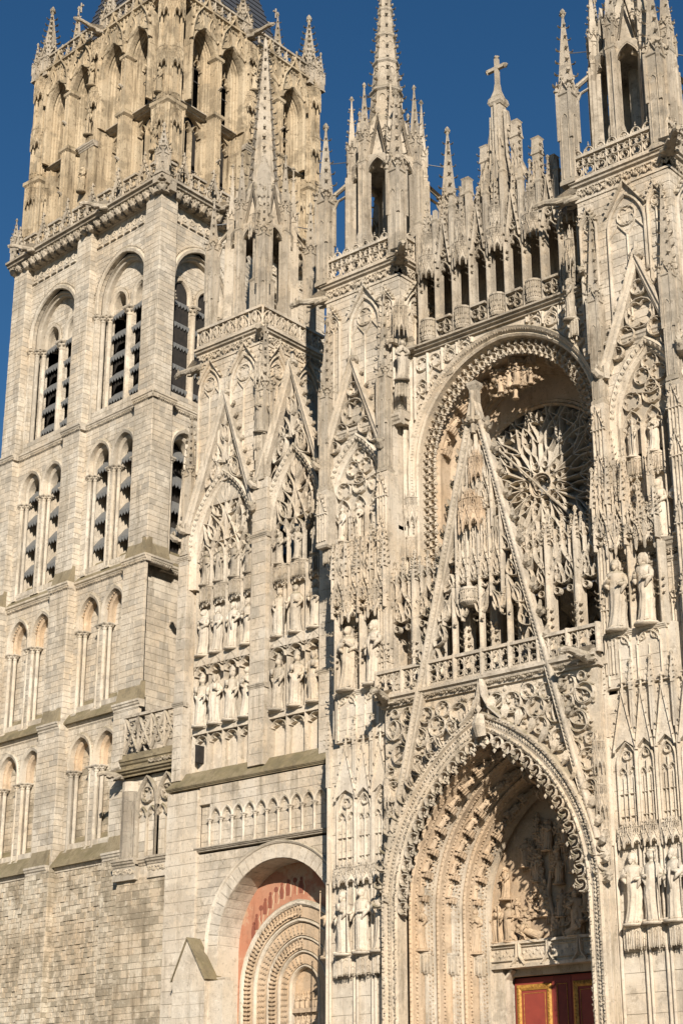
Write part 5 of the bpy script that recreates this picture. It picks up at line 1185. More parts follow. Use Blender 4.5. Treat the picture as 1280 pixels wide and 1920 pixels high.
# ---------------------------------------------------------------- statue piers of the portal
def pier(sx, label):
    T = Thing('statue_pier', label, 'pier', (sx * 7.3, .5, 0), 'piers beside the main portal')
    f = frame(0, 0); side = 'left' if sx < 0 else 'right'
    X = lambda a: sx * a
    lo, hi = (-9.3, -5.35) if sx < 0 else (5.65, 11.5)
    mb = MB(f); mb.box(lo, hi, .28, 1.4, 0, 20.4); mb.box(lo + .5, hi - .5 if sx < 0 else 9.0, .3, 1.4, 20.3, 23.0); T.part('pier_core', mb, 'white')
    P = [-8.25, -7.2, -6.2] if sx < 0 else [6.5, 7.38, 8.35, 9.4]
    edge = [lo] + [(a + b) / 2 for a, b in zip(P, P[1:])] + [hi if sx < 0 else 9.95]
    T.wall(f, lo, hi, 0, 10.0, d=.22, course=.75, bl=1.0, mat='white', rough=.004)
    T.wall(f, lo, hi, 10.0, 20.4, d=.24, course=.8, bl=1.1, mat='white', rough=.004)
    fside = frame(hi, .25, pi / 2); 
    for e in edge:
        for q in (-.09, .09): mb = MB(f); mb.lathe(e + q, .12, [(.07, 0), (.07, 14.3)], 8); T.part('shaft', mb, 'white')
        mb = MB(f); mb.bar([(e, 14.2), (e, 20.6)], .16, .0, .3); mb.sq(e, .1, [(.1, 18.6), (.1, 20.6), (.13, 20.7), (.01, 21.8)]); T.part('buttress_strip', mb, 'white')
        mb = MB(f); spire_on(mb, e, .05, 20.4, 21.5, .09, 4, 4, .09); T.part('strip_pinnacle', mb, 'white')
    for i, x in enumerate(P):
        w = (edge[i + 1] - edge[i])
        T.inst('console', console('white'), f(x, .25, 10.95), 0, (w * .95, 1.1, .95))
        T.inst('canopy', canopy('white'), f(x, .25, 14.05), 0, (w * .98, 1.05, 1.0))
        statue(x, -.02, 10.95, 2.85, ((0, 2, 1) if sx < 0 else (1, 5, 4, 2))[i], 'white', f'large robed statue on the {side} pier of the main portal, {row_word(i, len(P))} of its row', 'apostle statues beside the main portal', .35 * sx * -1 * (i - 1) * .6)
        # blind window with gablet above the canopy
        mb = MB(f); hw = w * .36
        mb.bar([(x - hw, 15.0)] + pointed(x, 17.4, hw, hw * 1.9, 6) + [(x + hw, 15.0)], .08, .06, .26); mb.bar([(x, 15.0), (x, 17.5)], .07, .1, .26)
        for s2 in (-1, 1): trefoil_head(mb, x + s2 * hw * .5, 16.9, hw * .48, hw * .8, .05, .1, .26); mb.bar([(x + s2 * hw * .5, 15.0), (x + s2 * hw * .5, 16.9)], .04, .14, .26)
        foil(mb, x, 17.75, hw * .4, 4, .1, .26, .05)
        T.part('blind_window', mb, 'white')
        mb = MB(f); mb.prism([(x - hw * 1.05, 18.0), (x, 20.25), (x + hw * 1.05, 18.0), (x, 18.35)], .02, .2); gablet(mb, x, 17.9, hw * 1.15, 2.4, -.06, .1, .07, 4, .09); mb.bar([(x, 20.2), (x, 20.9)], .07, .0, .1); mb.bar([(x - .16, 20.75), (x + .16, 20.75)], .08, .0, .1); T.part('gablet', mb, 'white')
        mb = MB(f)
        for z in (15.3, 16.2): mb.bar([(x - hw, z), (x + hw, z)], .05, .12, .26)
        T.part('panel_transom', mb, 'white')
    # upper pedestal, statues and their canopies
    U = [-8.2, -6.6] if sx < 0 else [6.45, 7.85]
    a, b = U[0] - .78, U[1] + .78
    T.wall(f, a, b, 20.6, 22.3, d=.15, course=.55, bl=.9, mat='white', rough=.004)
    mb = MB(f); cornice(mb, a - .06, b + .06, 22.95, .15, .12, .2); mb.box(a, b, .16, .8, 22.2, 22.9); T.part('pedestal_block', mb, 'white')
    for x in U:
        mb = MB(f); trefoil_head(mb, x, 22.25, .5, .5, .08, .05, .2); foil(mb, x - .33, 22.6, .2, 4, .07, .2, .05); foil(mb, x + .33, 22.6, .2, 4, .07, .2, .05); mb.bar([(x - .55, 20.7), (x - .55, 22.3)], .08, .05, .2); mb.bar([(x + .55, 20.7), (x + .55, 22.3)], .08, .05, .2); mb.bar([(x, 20.7), (x, 22.2)], .05, .08, .2); T.part('pedestal_panel', mb, 'white')
        T.inst('canopy', canopy('pale'), f(x, .55, 26.4), 0, (1.35, 1.45, 1.7))
        T.inst('canopy', canopy('pale'), f(x, .6, 27.7), 0, (1.0, 1.05, 1.9 if sx < 0 or x < 7 else .9)); (T.inst('pinnacle', pinnacle((1.2, .15, 1.8, 5), 'pale'), f(x, .45, 29.0)) if sx < 0 or x < 7 else None)
        for s2 in (-1, 1): T.inst('pinnacle', pinnacle((1.8, .11, 1.5, 5), 'pale'), f(x + s2 * .62, .1, 27.6))
    nb = 4; wl = (b - a) / nb
    for i in range(nb): mb = MB(f); lace_bay(mb, a + i * wl, a + (i + 1) * wl, 26.9, 29.6 if sx < 0 or i < 2 else 28.2, -.12 + .1 * (i % 2), .2, .085); T.part('canopy_lace', mb, 'pale')
    for i in range(nb + 1): mb = MB(f); spire_on(mb, a + i * wl, -.02, 28.6 if sx < 0 or i < 3 else 27.6, (30.2 if sx < 0 or i < 3 else 28.7) + .4 * (i % 2), .12, 4, 5, .12); mb.bar([(a + i * wl, 26.6), (a + i * wl, 28.8)], .13, -.14, .2); T.part('canopy_spirelet', mb, 'pale')
    for e in (a + .05, (U[0] + U[1]) / 2, b - .05):
        mb = MB(f); mb.lathe(e, .35, [(.22, 22.9), (.22, 26.5)], 8); mb.bar([(e, 22.9), (e, 26.6)], .12, .05, .3); T.part('shaft', mb, 'pale'); mb = MB(f)
        for z in (24.2, 24.5, 24.8): mb.crocket((e - .1, .1, z), (-1, -.6, .3), .14); mb.crocket((e + .1, .1, z), (1, -.6, .3), .14)
        T.part('shaft_leaves', mb, 'pale', kind='stuff')
    for i, x in enumerate(U): statue(x, .12, 22.95, 3.15, ((6, 4) if sx < 0 else (1, 7))[i], 'pale' if i == 0 else 'white', f'tall statue high on the {side} portal pier beside the gallery, {"outer" if (i == 0) == (sx < 0) else "inner"} of two', 'tall statues beside the gallery', (.25, -.15)[i])
    # the pier's flank: statues in profile at the outer or inner corner
    fo = frame(lo, .25, -pi / 3) if sx < 0 else frame(lo, .25, -pi / 3)
    T.inst('console', console('white'), fo(-.45, .2, 10.95), fo.ang, (.95, 1.1, .95)); T.inst('canopy', canopy('white'), fo(-.45, .2, 14.05), fo.ang, (.98, 1.05, 1.0))
    statue(*fo(-.45, -.05, 0)[:2], 10.95, 2.85, 5 if sx < 0 else 0, 'rose' if sx < 0 else 'white', f'robed statue seen in profile at the left corner of the {side} portal pier', 'apostle statues beside the main portal', fo.ang)
    mb = MB(fo); mb.box(-1.2, .0, .28, .6, 0, 20.3)
    for q in (-1.0, -.8, -.15): mb.lathe(q, .22, [(.08, 0), (.08, 20.4)], 8)
    T.part('pier_flank', mb, 'white')
    mb = MB(fo)
    for z in (15.6, 16.3, 17.0, 17.7, 18.4, 19.1): mb.crocket((-1.1, .2, z), (-.8, -.8, .3), .2)
    T.part('flank_crockets', mb, 'white', kind='stuff')
    T.finish(120)
pier(-1, 'tall statue pier left of the main portal, casting a dark shadow on its left'); pier(1, 'tall statue pier right of the main portal at the picture edge')
# ---------------------------------------------------------------- main portal
MP = Thing('main_portal', 'deep main portal with many carved arch orders, tympanum reliefs and red doors', 'portal', (0, 2, 0))
FP = frame(0, 0); HW, PZ, PR = 5.2, 12.5, 7.6
PC = (PR * PR - HW * HW) / (2 * HW)
def ppath(hw, n=14, jamb=None, z=PZ):
    R = hw + PC; ri = sqrt(R * R - PC * PC); P = pointed(0, z, hw, ri, n)
    return ([(-hw, jamb)] + P + [(hw, jamb)]) if jamb is not None else P
def walk(P, step, ph=0.0):
    acc = -ph
    for a, b in zip(P, P[1:]):
        L = sqrt((b[0] - a[0]) ** 2 + (b[1] - a[1]) ** 2); acc += L
        while acc > step: acc -= step; t = 1 - acc / L; yield a[0] + (b[0] - a[0]) * t, a[1] + (b[1] - a[1]) * t, (b[0] - a[0]) / L, (b[1] - a[1]) / L
# front arch with leafy moulding and hanging cusps
mb = MB(FP); mb.mould(ppath(HW, 20, 0.0), [(-.42, .0), (-.4, -.62), (-.3, -.7), (-.2, -.62), (-.1, -.66), (.1, -.66), (.16, -.8), (.3, -.84), (.36, -.7), (.36, .0)]); fa_ = MP.part('front_arch', mb, 'pale')
mb = MB(FP)
for u, z, tu, tz in walk(ppath(HW, 30, 1.0), .16): mb.blob((u, -.7, z), .085, (1, .6, 1)); mb.crocket((u - tz * .22, -.8, z + tu * .22), (random.uniform(-1, 1), -.8, random.uniform(-.5, 1)), .1); mb.crocket((u + tz * .3, -.66, z - tu * .3), (random.uniform(-1, 1), -.8, random.uniform(-.5, 1)), .1)
MP.part('arch_foliage', mb, 'pale', kind='stuff')
for u, z, tu, tz in walk(ppath(HW - .4, 30, 13.2), .62, .2):
    mb = MB(FP); n = (tz, -tu)         # inward
    c = (u + n[0] * .28, z + n[1] * .28); mb.bar(arc(c[0], c[1], .26, atan2(-n[1], -n[0]) - 2.0, atan2(-n[1], -n[0]) + 2.0, 6), .09, -.66, -.45)
    for q in (-.55, 0, .55):
        ca, sa = cos(q), sin(q); o = (n[0] * ca - n[1] * sa, n[0] * sa + n[1] * ca); mb.crocket((u + n[0] * .3, -.55, z + n[1] * .3), (o[0], -.25, o[1]), .22)
    mb.blob((u + n[0] * .62, -.6, z + n[1] * .62), .1); MP.part('hanging_cusp', mb, 'pale', parent=fa_)
# splayed orders
def splay(t): return HW - .5 + (-1.72) * t, .0 + 3.75 * t        # half width, depth
for k in range(3):
    t0 = .02 + k * .32
    hwA, dA = splay(t0); hwB, dB = splay(t0 + .32); w = hwA - hwB; D = dB - dA
    P = ppath(hwA, 18, 0.0)
    mb = MB(FP); mb.mould(P, [(0, dA + .1), (-.02, dA - .12), (-.1, dA - .18), (-.18, dA - .1), (-.2, dA + .12), (-.24, dA + .2)]); MP.part('arch_roll', mb, 'rose')
    mb = MB(FP); mb.mould(P, [(-.18, dA + .12), (-w * .42, dA + D * .30), (-w * .5, dA + D * .42), (-w * .56, dA + D * .62), (-w * .72, dA + D * .72)]); MP.part('arch_hollow', mb, 'rose')
    mb = MB(FP); mb.mould(P, [(-w * .7, dA + D * .66), (-w * .74, dA + D * .6), (-w * .86, dA + D * .62), (-w * .92, dA + D * .78), (-w * 1.0, dA + D), (-w * 1.0, dA + D * 1.12)]); MP.part('arch_roll', mb, 'pale')
    mb = MB(FP); Q = ppath(hwA - w * .8, 26, 2.0)
    for u, z, tu, tz in walk(Q, .17): mb.blob((u, dA + D * .62, z), .075); mb.crocket((u, dA + D * .6, z), (tz * .6, -.6, -tu * .6), .09) if u < 0 else None
    Q = ppath(hwA - .12, 26, 2.0)
    for u, z, tu, tz in walk(Q, .2): mb.blob((u, dA - .16, z), .06)
    for off, dd_, st_, sz in ((.24, dA + .16, .15, .08), (w * .56, dA + D * .56, .16, .1), (w * .62, dA + D * .66, .15, .075), (w * .93, dA + D * .74, .17, .075)):
        for u, z, tu, tz in walk(ppath(hwA - off, 26, 2.0), st_, random.random() * .1):
            if u < 2.5: mb.crocket((u, dd_, z), (random.uniform(-1, 1), -.8, random.uniform(-.6, 1)), sz)
    MP.part('order_foliage', mb, 'rose', kind='stuff')
    # seated figures up the hollow, each over its own bracket
    hwF = hwA - w * .42; dF = dA + D * .34; i = 0
    for u, z, tu, tz in walk(ppath(hwF, 24), 1.02, .1):
        if z < 13.2: continue
        ang = atan2(tz, tu) - pi / 2
        if u > 0.05: ang = atan2(-tz, -tu) - pi / 2
        rz_ = (.55 if u < 0 else -.55); MP.inst('carved_figure', figure((i * 3 + k) % 8, 'rose'), FP(u, dF + .02, z - .36), rz_, (1.05, 1.0, .74), -ang); MP.inst('carved_bracket', console('rose'), FP(u + .02, dF + .22, z - .33), rz_, (.52, .7, .32), -ang); i += 1
    for s2 in (-1, 1):
        u = s2 * hwF
        MP.inst('console', console('pale'), FP(u, dF + .3, 10.9), -s2 * .5, (.62, .8, 1.0)); MP.inst('canopy', canopy('pale'), FP(u, dF + .3, 12.95), -s2 * .5, (.66, .7, .8))
        mb = MB(FP); mb.box(u - .26, u + .26, dF + .2, dF + .5, 0, 14.2); MP.part('niche_back', mb, 'white')
        if (s2 < 0 and k != 1):
            statue(*FP(u, dF + .08, 0)[:2], 10.9, 1.95, (0, 0, 6)[k], 'rose', ('small statue in the portal jamb nearest the left pier', '', 'small statue in the portal jamb beside the tympanum')[k], 'jamb statues of the portal', .5)
    mb = MB(FP)
    for s2 in (-1, 1):
        for q in (.2, .62, .95): u, d = s2 * (hwA - w * q), dA + D * q - .12; mb.lathe(u, d, [(.055, 0), (.055, 12.6)], 7)
    MP.part('jamb_shafts', mb, 'pale')
# tympanum, lintel, door
TD = 3.85; hT = 3.25
mb = MB(FP); P = ppath(hT + .3, 12); mb.prism([(-hT - .3, 10.4), (hT + .3, 10.4)] + list(reversed(P)), TD + .3, TD + .45); MP.part('tympanum_field', mb, 'rose')
mb = MB(FP); mb.box(-hT, hT, TD - .1, TD + .4, 10.45, 11.3); mb.box(-hT, hT, TD - .24, TD + .4, 11.3, 11.42); mb.box(-hT, hT, TD - .22, TD + .4, 10.3, 10.45); MP.part('lintel', mb, 'pale')
for i in range(4):
    u = -2.35 + i * 1.57; mb = MB(FP); mb.bar([(u - .72, 10.62), (u - .72, 11.18), (u + .72, 11.18), (u + .72, 10.62)], .07, TD - .2, TD, True)
    for q in range(7): mb.blob((u - .55 + q * .18, TD - .12, 10.9 + .12 * sin(q * 2)), .1, (1, .5, 1))
    MP.part('lintel_panel', mb, 'pale')
for u in (-1.57, 0, 1.57):
    mb = MB(FP); mb.bar([(u - .35, 10.4), (u - .08, 10.75), (u - .05, 11.35)], .12, TD - .3, TD); mb.bar([(u + .35, 10.4), (u + .08, 10.75), (u + .05, 11.35)], .12, TD - .3, TD); MP.part('lintel_bracket', mb, 'pale')
R = random.Random(5)
for (u, z, h, v) in ((-2.75, 11.45, 1.7, 0), (-2.1, 11.45, 1.75, 2), (-1.35, 11.45, 1.5, 6), (1.3, 11.45, 2.0, 1), (2.4, 11.45, 1.9, 3), (1.9, 12.4, 1.3, 5), (-2.3, 13.3, 1.5, 1), (-.6, 13.9, 1.2, 4), (.5, 13.7, 1.25, 7), (1.3, 14.1, 1.2, 2), (-1.2, 14.6, 1.3, 5), (0, 15.2, 1.4, 6), (.9, 15.4, 1.1, 0), (-.55, 16.0, .9, 3), (2.0, 14.0, 1.2, 4), (.55, 12.3, 1.2, 5), (-.3, 12.4, 1.2, 0)):
    MP.inst('carved_figure', figure(v, 'rose'), FP(u, TD + .1, z), R.uniform(-.5, .5), (h * 1.3, h * 1.2, h * .96))
mb = MB(FP); mb.limb([(.0, TD + .2, 11.5), (.12, TD + .12, 12.4), (-.1, TD + .12, 13.4), (.08, TD + .15, 14.4), (0, TD + .2, 15.6)], [.13, .1, .09, .07, .04], 7); MP.part('carved_tree_trunk', mb, 'rose')
for q in range(26):
    z = R.uniform(12.2, 16.4); h_ = max(.3, 3.0 * (1 - (z - 12) / 6.2)); u = R.uniform(-h_, h_); s2 = 1 if u > 0 else -1
    mb = MB(FP); mb.limb([(u * .35, TD + .2, z - .5), (u * .7, TD + .05, z - .35), (u * .95, TD + .08, z), (u * .85, TD + .1, z + .4)], [.06, .055, .045, .02], 5)
    for e in range(5): mb.crocket((u * (.5 + .12 * e), TD + .12, z - .4 + .12 * e), (R.uniform(-1, 1), -.8, R.uniform(-.3, 1)), .15)
    MP.part('carved_branch', mb, 'rose')
    MP.inst('carved_figure', figure(q % 8, 'rose'), FP(u * .95, TD + .14, z - .45), R.uniform(-.6, .6), (1.15, 1.1, .88)); MP.inst('carved_bracket', console('rose'), FP(u * .95, TD + .35, z - .42), 0, (.5, .7, .35))
MP.inst('carved_figure', figure(2, 'rose'), FP(-.45, TD - .05, 11.55), .2, (1.5, 1.4, 1.25), -1.1, label='reclining carved figure at the foot of the tree'); MP.inst('carved_figure', figure(6, 'rose'), FP(.9, TD - .05, 11.5), -.2, (1.4, 1.3, 1.1), 1.0)
mb = MB(FP); mb.mould(ppath(hT, 16, 0), [(.35, TD + .4), (.3, TD - .1), (.12, TD - .16), (.02, TD - .05), (0, TD + .35)]); MP.part('inner_arch', mb, 'rose')
for s2 in (-1, 1): mb = MB(FP); mb.box(min(s2 * 2.55, s2 * 3.3), max(s2 * 2.55, s2 * 3.3), TD, TD + .9, 0, 10.3); mb.mould([(s2 * 2.5, 0), (s2 * 2.5, 9.9), (s2 * 2.1, 10.28)], [(-.1, TD + .5), (-.05, TD + .05), (.05, TD + .05), (.1, TD + .5)]); MP.part('door_jamb', mb, 'pale')
mb = MB(FP); mb.box(-3.2, 3.2, TD + .35, TD + .6, 10.0, 10.45); MP.part('door_head', mb, 'grey')
DD = TD + .75
def door_leaf(u0, u1):
    mb = MB(FP); mb.box(u0, u1, DD, DD + .1, 0, 9.95); o = MP.part('door_leaf', mb, 'red')
    mb = MB(FP); mb.bar([(u0 + .22, .3), (u0 + .22, 9.55), (u1 - .22, 9.55), (u1 - .22, .3)], .24, DD - .08, DD + .02, True); g_ = MP.part('gilded_frame', mb, 'gilt', parent=o)
    mb = MB(FP)
    for i in range(60): z = .4 + i * .155; mb.blob((u0 + .22, DD - .07, z), .06); mb.blob((u1 - .22, DD - .07, z), .06)
    for i in range(int((u1 - u0) / .16)): mb.blob((u0 + .2 + i * .16, DD - .07, 9.55), .06)
    MP.part('frame_carving', mb, 'gilt', parent=o, kind='stuff')
    mb = MB(FP); mb.bar([(u0 + .45, .6), (u0 + .45, 9.3), (u1 - .45, 9.3), (u1 - .45, .6)], .03, DD - .02, DD + .02, True); MP.part('gold_line', mb, 'gilt', parent=o)
door_leaf(-2.45, -.45); door_leaf(.45, 2.45)
mb = MB(FP); mb.box(-.45, .45, DD - .02, DD + .12, 0, 9.95); MP.part('door_mullion', mb, 'redd'); mb = MB(FP); mb.bar([(-.25, .5), (-.25, 9.6), (.25, 9.6), (.25, .5)], .03, DD - .05, DD, True); MP.part('gold_line', mb, 'gilt')
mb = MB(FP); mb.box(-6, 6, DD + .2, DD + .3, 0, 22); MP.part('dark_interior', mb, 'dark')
# spandrels over the front arch: flamboyant relief under the cornice
mb = MB(FP); P = ppath(HW + .2, 16, 0.0); mb.prism([(-5.62, 0.0), (-5.62, 21.7), (5.62, 21.7), (5.62, 0.0)] + list(reversed(P)), -.3, .3); MP.part('spandrel_wall', mb, 'pale')
rr = HW + .45; k = 0
for s2 in (-1, 1):
    for x in (5.40, 5.52): mb = MB(FP); mb.bar([(s2 * x, 0), (s2 * x, 15.0)], .1, -.5, -.25); MP.part('front_shaft', mb, 'pale')
    mb = MB(FP)
    for i in range(40): mb.crocket((s2 * (5.44 + .05 * (i % 2)), -.42, 1.5 + i * .34), (random.uniform(-1, 1), -1, random.uniform(-.2, .8)), .13)
    MP.part('shaft_foliage', mb, 'pale', kind='stuff')
    for z in (13.6, 15.4, 17.2): MP.inst('canopy', canopy('pale'), FP(s2 * 5.42, -.22, z), 0, (.55, .7, 1.6))
RQ = random.Random(11)
def inside(u, z, m): # above the front arch and under the cornice
    if z > 21.45 - m or abs(u) > 5.5 - m: return False
    if z < PZ: return False
    R_ = HW + .5 + PC + m; return (abs(u) + PC) ** 2 + (z - PZ) ** 2 > R_ * R_
done = []
for r in (.46, .36, .27, .2):
    for q in range(900):
        u, z = RQ.uniform(.3, 5.5), RQ.uniform(14.5, 21.4)
        if inside(u, z, r) and all((u - a) ** 2 + (z - b) ** 2 > ((r + c) * .93) ** 2 for a, b, c in done): done.append((u, z, r))
for s2 in (-1, 1):
    for k, (u, z, r) in enumerate(done):
        mb = MB(FP)
        if k % 3: foil(mb, s2 * u, z, r, 3, -.52, -.28, .1 * (.6 + r), RQ.uniform(0, 6))
        else: a_ = RQ.uniform(0, 6); mouchette(mb, (s2 * u - r * cos(a_), z - r * sin(a_)), (s2 * u + r * cos(a_), z + r * sin(a_)), .08, -.52, -.28, s2, .8); mb.bar(circ(s2 * u, z, r, 12), .07, -.5, -.28, True)
        MP.part('spandrel_ring', mb, 'pale')
mb = MB(FP)
for q in range(700):
    u, z = RQ.uniform(-5.5, 5.5), RQ.uniform(14.5, 21.4)
    if inside(u, z, .05): mb.crocket((u, -.3, z), (RQ.uniform(-1, 1), -.7, RQ.uniform(-.8, 1)), .17)
MP.part('spandrel_leaves', mb, 'pale', kind='stuff')
mb = MB(FP)
for u, z, tu, tz in walk(ppath(HW + .38, 24, 14.0), .75, .3): mb.crocket((u, -.66, z), (-tz, -.2, tu), .4); mb.crocket((u + .12, -.66, z + .1), (-tz, -.5, tu + .4), .3)
MP.part('arch_crockets', mb, 'pale', kind='stuff')
mb = MB(FP); mb.bar([(-1.1, 20.0), (-.45, 20.6), (-.12, 21.2), (0, 21.9)], .22, -.9, -.5); mb.bar([(1.1, 20.0), (.45, 20.6), (.12, 21.2), (0, 21.9)], .22, -.9, -.5); mb.limb([(0, -.8, 19.4), (0, -.95, 19.9), (0, -.85, 20.3)], [.24, .3, .2], 8); mb.blob((0, -.98, 20.55), .2); MP.part('keystone_figure', mb, 'pale')
# cornice and balustrade of the gallery
mb = MB(FP); cornice(mb, -5.75, 5.75, 22.1, -.35, .42, .5); MP.part('gallery_cornice', mb, 'pale')
for i in range(11): MP.inst('foliage_frieze', leaf_frieze('pale', i % 3), FP(-5.2 + i * 1.04, -.5, 21.65), 0, (1.04, 1.5, .9))
for s2 in (-1, 1): MP.inst('gargoyle', gargoyle('grey'), FP(s2 * 5.35, -.5, 21.9), -s2 * .25, (1.15, .95, 1.0))
MP.finish()
# ---------------------------------------------------------------- gallery behind the gable
GA = Thing('lace_gallery', 'flamboyant stone lace gallery on slim pillars below the rose window', 'gallery', (0, 1, 22))
FG = frame(0, .6)
@cached
def rail_lancet(mat):
    mb = MB(); mb.box(-.5, .5, -.1, .1, 0, .14); mb.box(-.5, .5, -.13, .13, .9, 1.02)
    for u in (-.33, 0, .33):
        trefoil_head(mb, u, .55, .15, .3, .05, -.06, .06); mb.bar([(u - .165, .12), (u - .165, .92)], .05, -.06, .06); foil(mb, u, .3, .12, 3, -.05, .05, .035)
    return mb.mesh('balustrade_panel', mat)
px = [-5.88 + 1.47 * i for i in range(9)]
for i in range(8):
    c = (px[i] + px[i + 1]) / 2
    if abs(c) < 5.6: GA.inst('balustrade_panel', rail_lancet('pale'), FG(c, -1.15, 22.08), 0, (1.42, 1, 1.2))
for x in px[:-1] + [5.88]:
    mb = MB(FG); mb.sq(x, 0, [(.26, 22.1), (.26, 22.9), (.2, 23.0), (.2, 26.0)]); mb.bar([(x, 22.1), (x, 28.2)], .2, -.36, .1); mb.bar([(x, 22.08), (x, 23.35)], .24, -1.3, -1.0); pl_ = GA.part('pillar', mb, 'pale')
    mb = MB(FG)
    for z in (23.9, 24.25, 24.6): mb.crocket((x - .1, -.25, z), (-1, -.6, .2), .17); mb.crocket((x + .1, -.25, z), (1, -.6, .2), .17); mb.blob((x, -.38, z + .1), .1)
    GA.part('pillar_leaves', mb, 'pale', parent=pl_, kind='stuff')
    mb = MB(FG); spire_on(mb, x, -.1, 27.7, 28.9, .15, 4, 5, .13); GA.part('pinnacle', mb, 'pale')
for i in range(8):
    mb = MB(FG); lace_bay(mb, px[i], px[i + 1], 25.5, 28.6, -.18, .1, .1); GA.part('lace_tracery', mb, 'pale')
    mb = MB(FG); c = (px[i] + px[i + 1]) / 2
    for q in (-.49, 0, .49): spire_on(mb, c + q, -.05, 28.0, 28.7 + .15 * (q == 0), .07, 4, 3, .08)
    GA.part('lace_finials', mb, 'pale', kind='stuff')
    mb = MB(FG); mb.tube((px[i], .1, 25.6), (px[i + 1], .1, 25.7), .03, .03, 5); GA.part('iron_tie', mb, 'iron')
mb = MB(FG); mb.box(-5.9, 5.9, -.6, 3.9, 21.7, 22.05); GA.part('gallery_floor', mb, 'pale')
mb = MB(FG); mb.box(-5.9, 5.9, .35, 4.0, 26.9, 27.3); GA.part('gallery_shade_roof', mb, 'pale')  # roof brought forward to keep sun off the wall behind the pillars
GA.wall(FG, -5.9, 5.9, 22, 27.4, [arch_open(x, 22.4, 24.6, .42, .8) for x in (-4.4, -2.95, -1.47, 0, 1.47, 2.95, 4.4)], d=3.6, course=.5, bl=.8, mat='grey')
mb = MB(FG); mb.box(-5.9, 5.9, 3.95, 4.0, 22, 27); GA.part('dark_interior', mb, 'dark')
for x in (-3.68, -.73, 2.2): mb = MB(FG); mb.lathe(x, 3.2, [(.16, 22), (.16, 26.9)], 8); mb.bar(pointed(x + .73, 25.2, .7, 1.2, 5), .14, 3.1, 3.4); GA.part('inner_shaft', mb, 'pale')
mb = MB(FG); mb.lathe(2.2, 3.0, [(.1, 25.2), (.35, 25.5), (.62, 25.75), (.62, 26.35), (.66, 26.4), (.66, 26.5), (.5, 26.5)], 14); GA.part('inner_corbel', mb, 'pale')
GA.finish(100)
# ---------------------------------------------------------------- openwork gable over the portal
OG = Thing('portal_gable', 'steep openwork gable with leafy edges rising from the portal before the rose', 'gable', (0, -.6, 14))
FO = frame(0, -.6); GA0, GZ0, GZ1 = 5.15, 15.0, 35.0
def rake(z): return GA0 * (GZ1 - z) / (GZ1 - GZ0)
for s2 in (-1, 1):
    mb = MB(FO); P = [(s2 * rake(z), z) for z in (GZ0 - .6, 18, 22, 26, 30, GZ1)]
    if s2 > 0: P = list(reversed(P))
    mb.mould(P, [(-.17, .26), (-.17, -.02), (-.12, -.1), (-.03, -.08), (0, -.14), (.08, -.2), (.15, -.2), (.19, -.08), (.19, .26)]); rk_ = OG.part('gable_rake', mb, 'pale')
    mb = MB(FO)
    for i in range(110): z = GZ0 + (GZ1 - GZ0) * i / 110; mb.blob((s2 * (rake(z) + .01), -.13, z), .075, (1, .7, 1)); 
    OG.part('rake_foliage', mb, 'pale', parent=rk_, kind='stuff')
    for i in range(13):
        z = 19.6 + i * 1.16; mb = MB(FO)
        for (o, dz) in (((s2, 0, .2), 0), ((s2, -.6, .5), .1), ((s2, .5, .4), .12), ((s2 * .6, 0, 1), .2)): mb.crocket((s2 * (rake(z) + .15), .06, z + dz), o, .3)
        OG.part('leaf_crocket', mb, 'grey', parent=rk_)
mb = MB(FO); mb.sq(0, .08, [(.2, 33.6), (.18, 35.7), (.22, 35.8), (.27, 35.92), (.27, 36.06), (.2, 36.12)]); mb.bar([(0, 33.5), (0, 35.6)], .2, -.25, -.05); OG.part('gable_post', mb, 'grey')
mb = MB(FO)
for q in range(8): a = q * pi / 4; mb.crocket((.2 * cos(a), .08 + .2 * sin(a), 34.0), (cos(a), sin(a), .2), .36)
OG.part('post_leaves', mb, 'grey', kind='stuff')
# tracery inside the gable: upright lights, ogees and a small tribune
for (za, zb, n) in ((26.2, 29.3, 4), (29.4, 33.2, 2), (22.6, 26.0, 4)):
    h = rake(zb if n > 2 else 31.0) - .25; lw = 2 * h / n
    for i in range(n):
        c = -h + (i + .5) * lw; mb = MB(FO)
        if n == 4 and za < 25:
            if abs(c) < .1: continue
            mb.bar(ogee(c, za + 2.2, lw * .5, 1.4), .1, -.02, .22); mouchette(mb, (c - lw * .4, za + 2.4), (c - lw * .1, za + 3.3), .06, 0, .2, 1); mouchette(mb, (c + lw * .4, za + 2.4), (c + lw * .1, za + 3.3), .06, 0, .2, -1)
        else: lace_bay(mb, c - lw / 2, c + lw / 2, za, zb, .0, .22, .085)
        OG.part('gable_lace', mb, 'pale')
    for i in range(n + 1):
        if za > 25: mb = MB(FO); u = -h + i * lw; mb.bar([(u, za - .6), (u, min(zb + .4, GZ1 - abs(u) * (GZ1 - GZ0) / GA0 - .3))], .13, -.08, .22); OG.part('gable_mullion', mb, 'pale')
for s2 in (-1, 1):
    for (z, l) in ((22.8, 1.0), (23.9, 1.0), (25.0, .95), (26.3, .8), (27.6, .7)):
        mb = MB(FO); u = s2 * (rake(z) - .3); mouchette(mb, (u, z), (u - s2 * .35, z + l), .08, -.02, .22, s2, .7); OG.part('rake_dagger', mb, 'pale')
for x in (-1.47, 0.0, 1.47): mb = MB(FO); mb.bar([(x, 22.2), (x, 26.4)], .2, -.05, .25); mb.crocket((x - .1, -.1, 24.6), (-1, -.5, .2), .16); mb.crocket((x + .1, -.1, 24.6), (1, -.5, .2), .16); OG.part('gable_pillar', mb, 'pale')
mb = MB(FO); mb.lathe(-.6, .1, [(.22, 25.4), (.4, 25.52), (.42, 25.56), (.42, 26.05), (.47, 26.1), (.47, 26.2), (.3, 26.2)], 16)
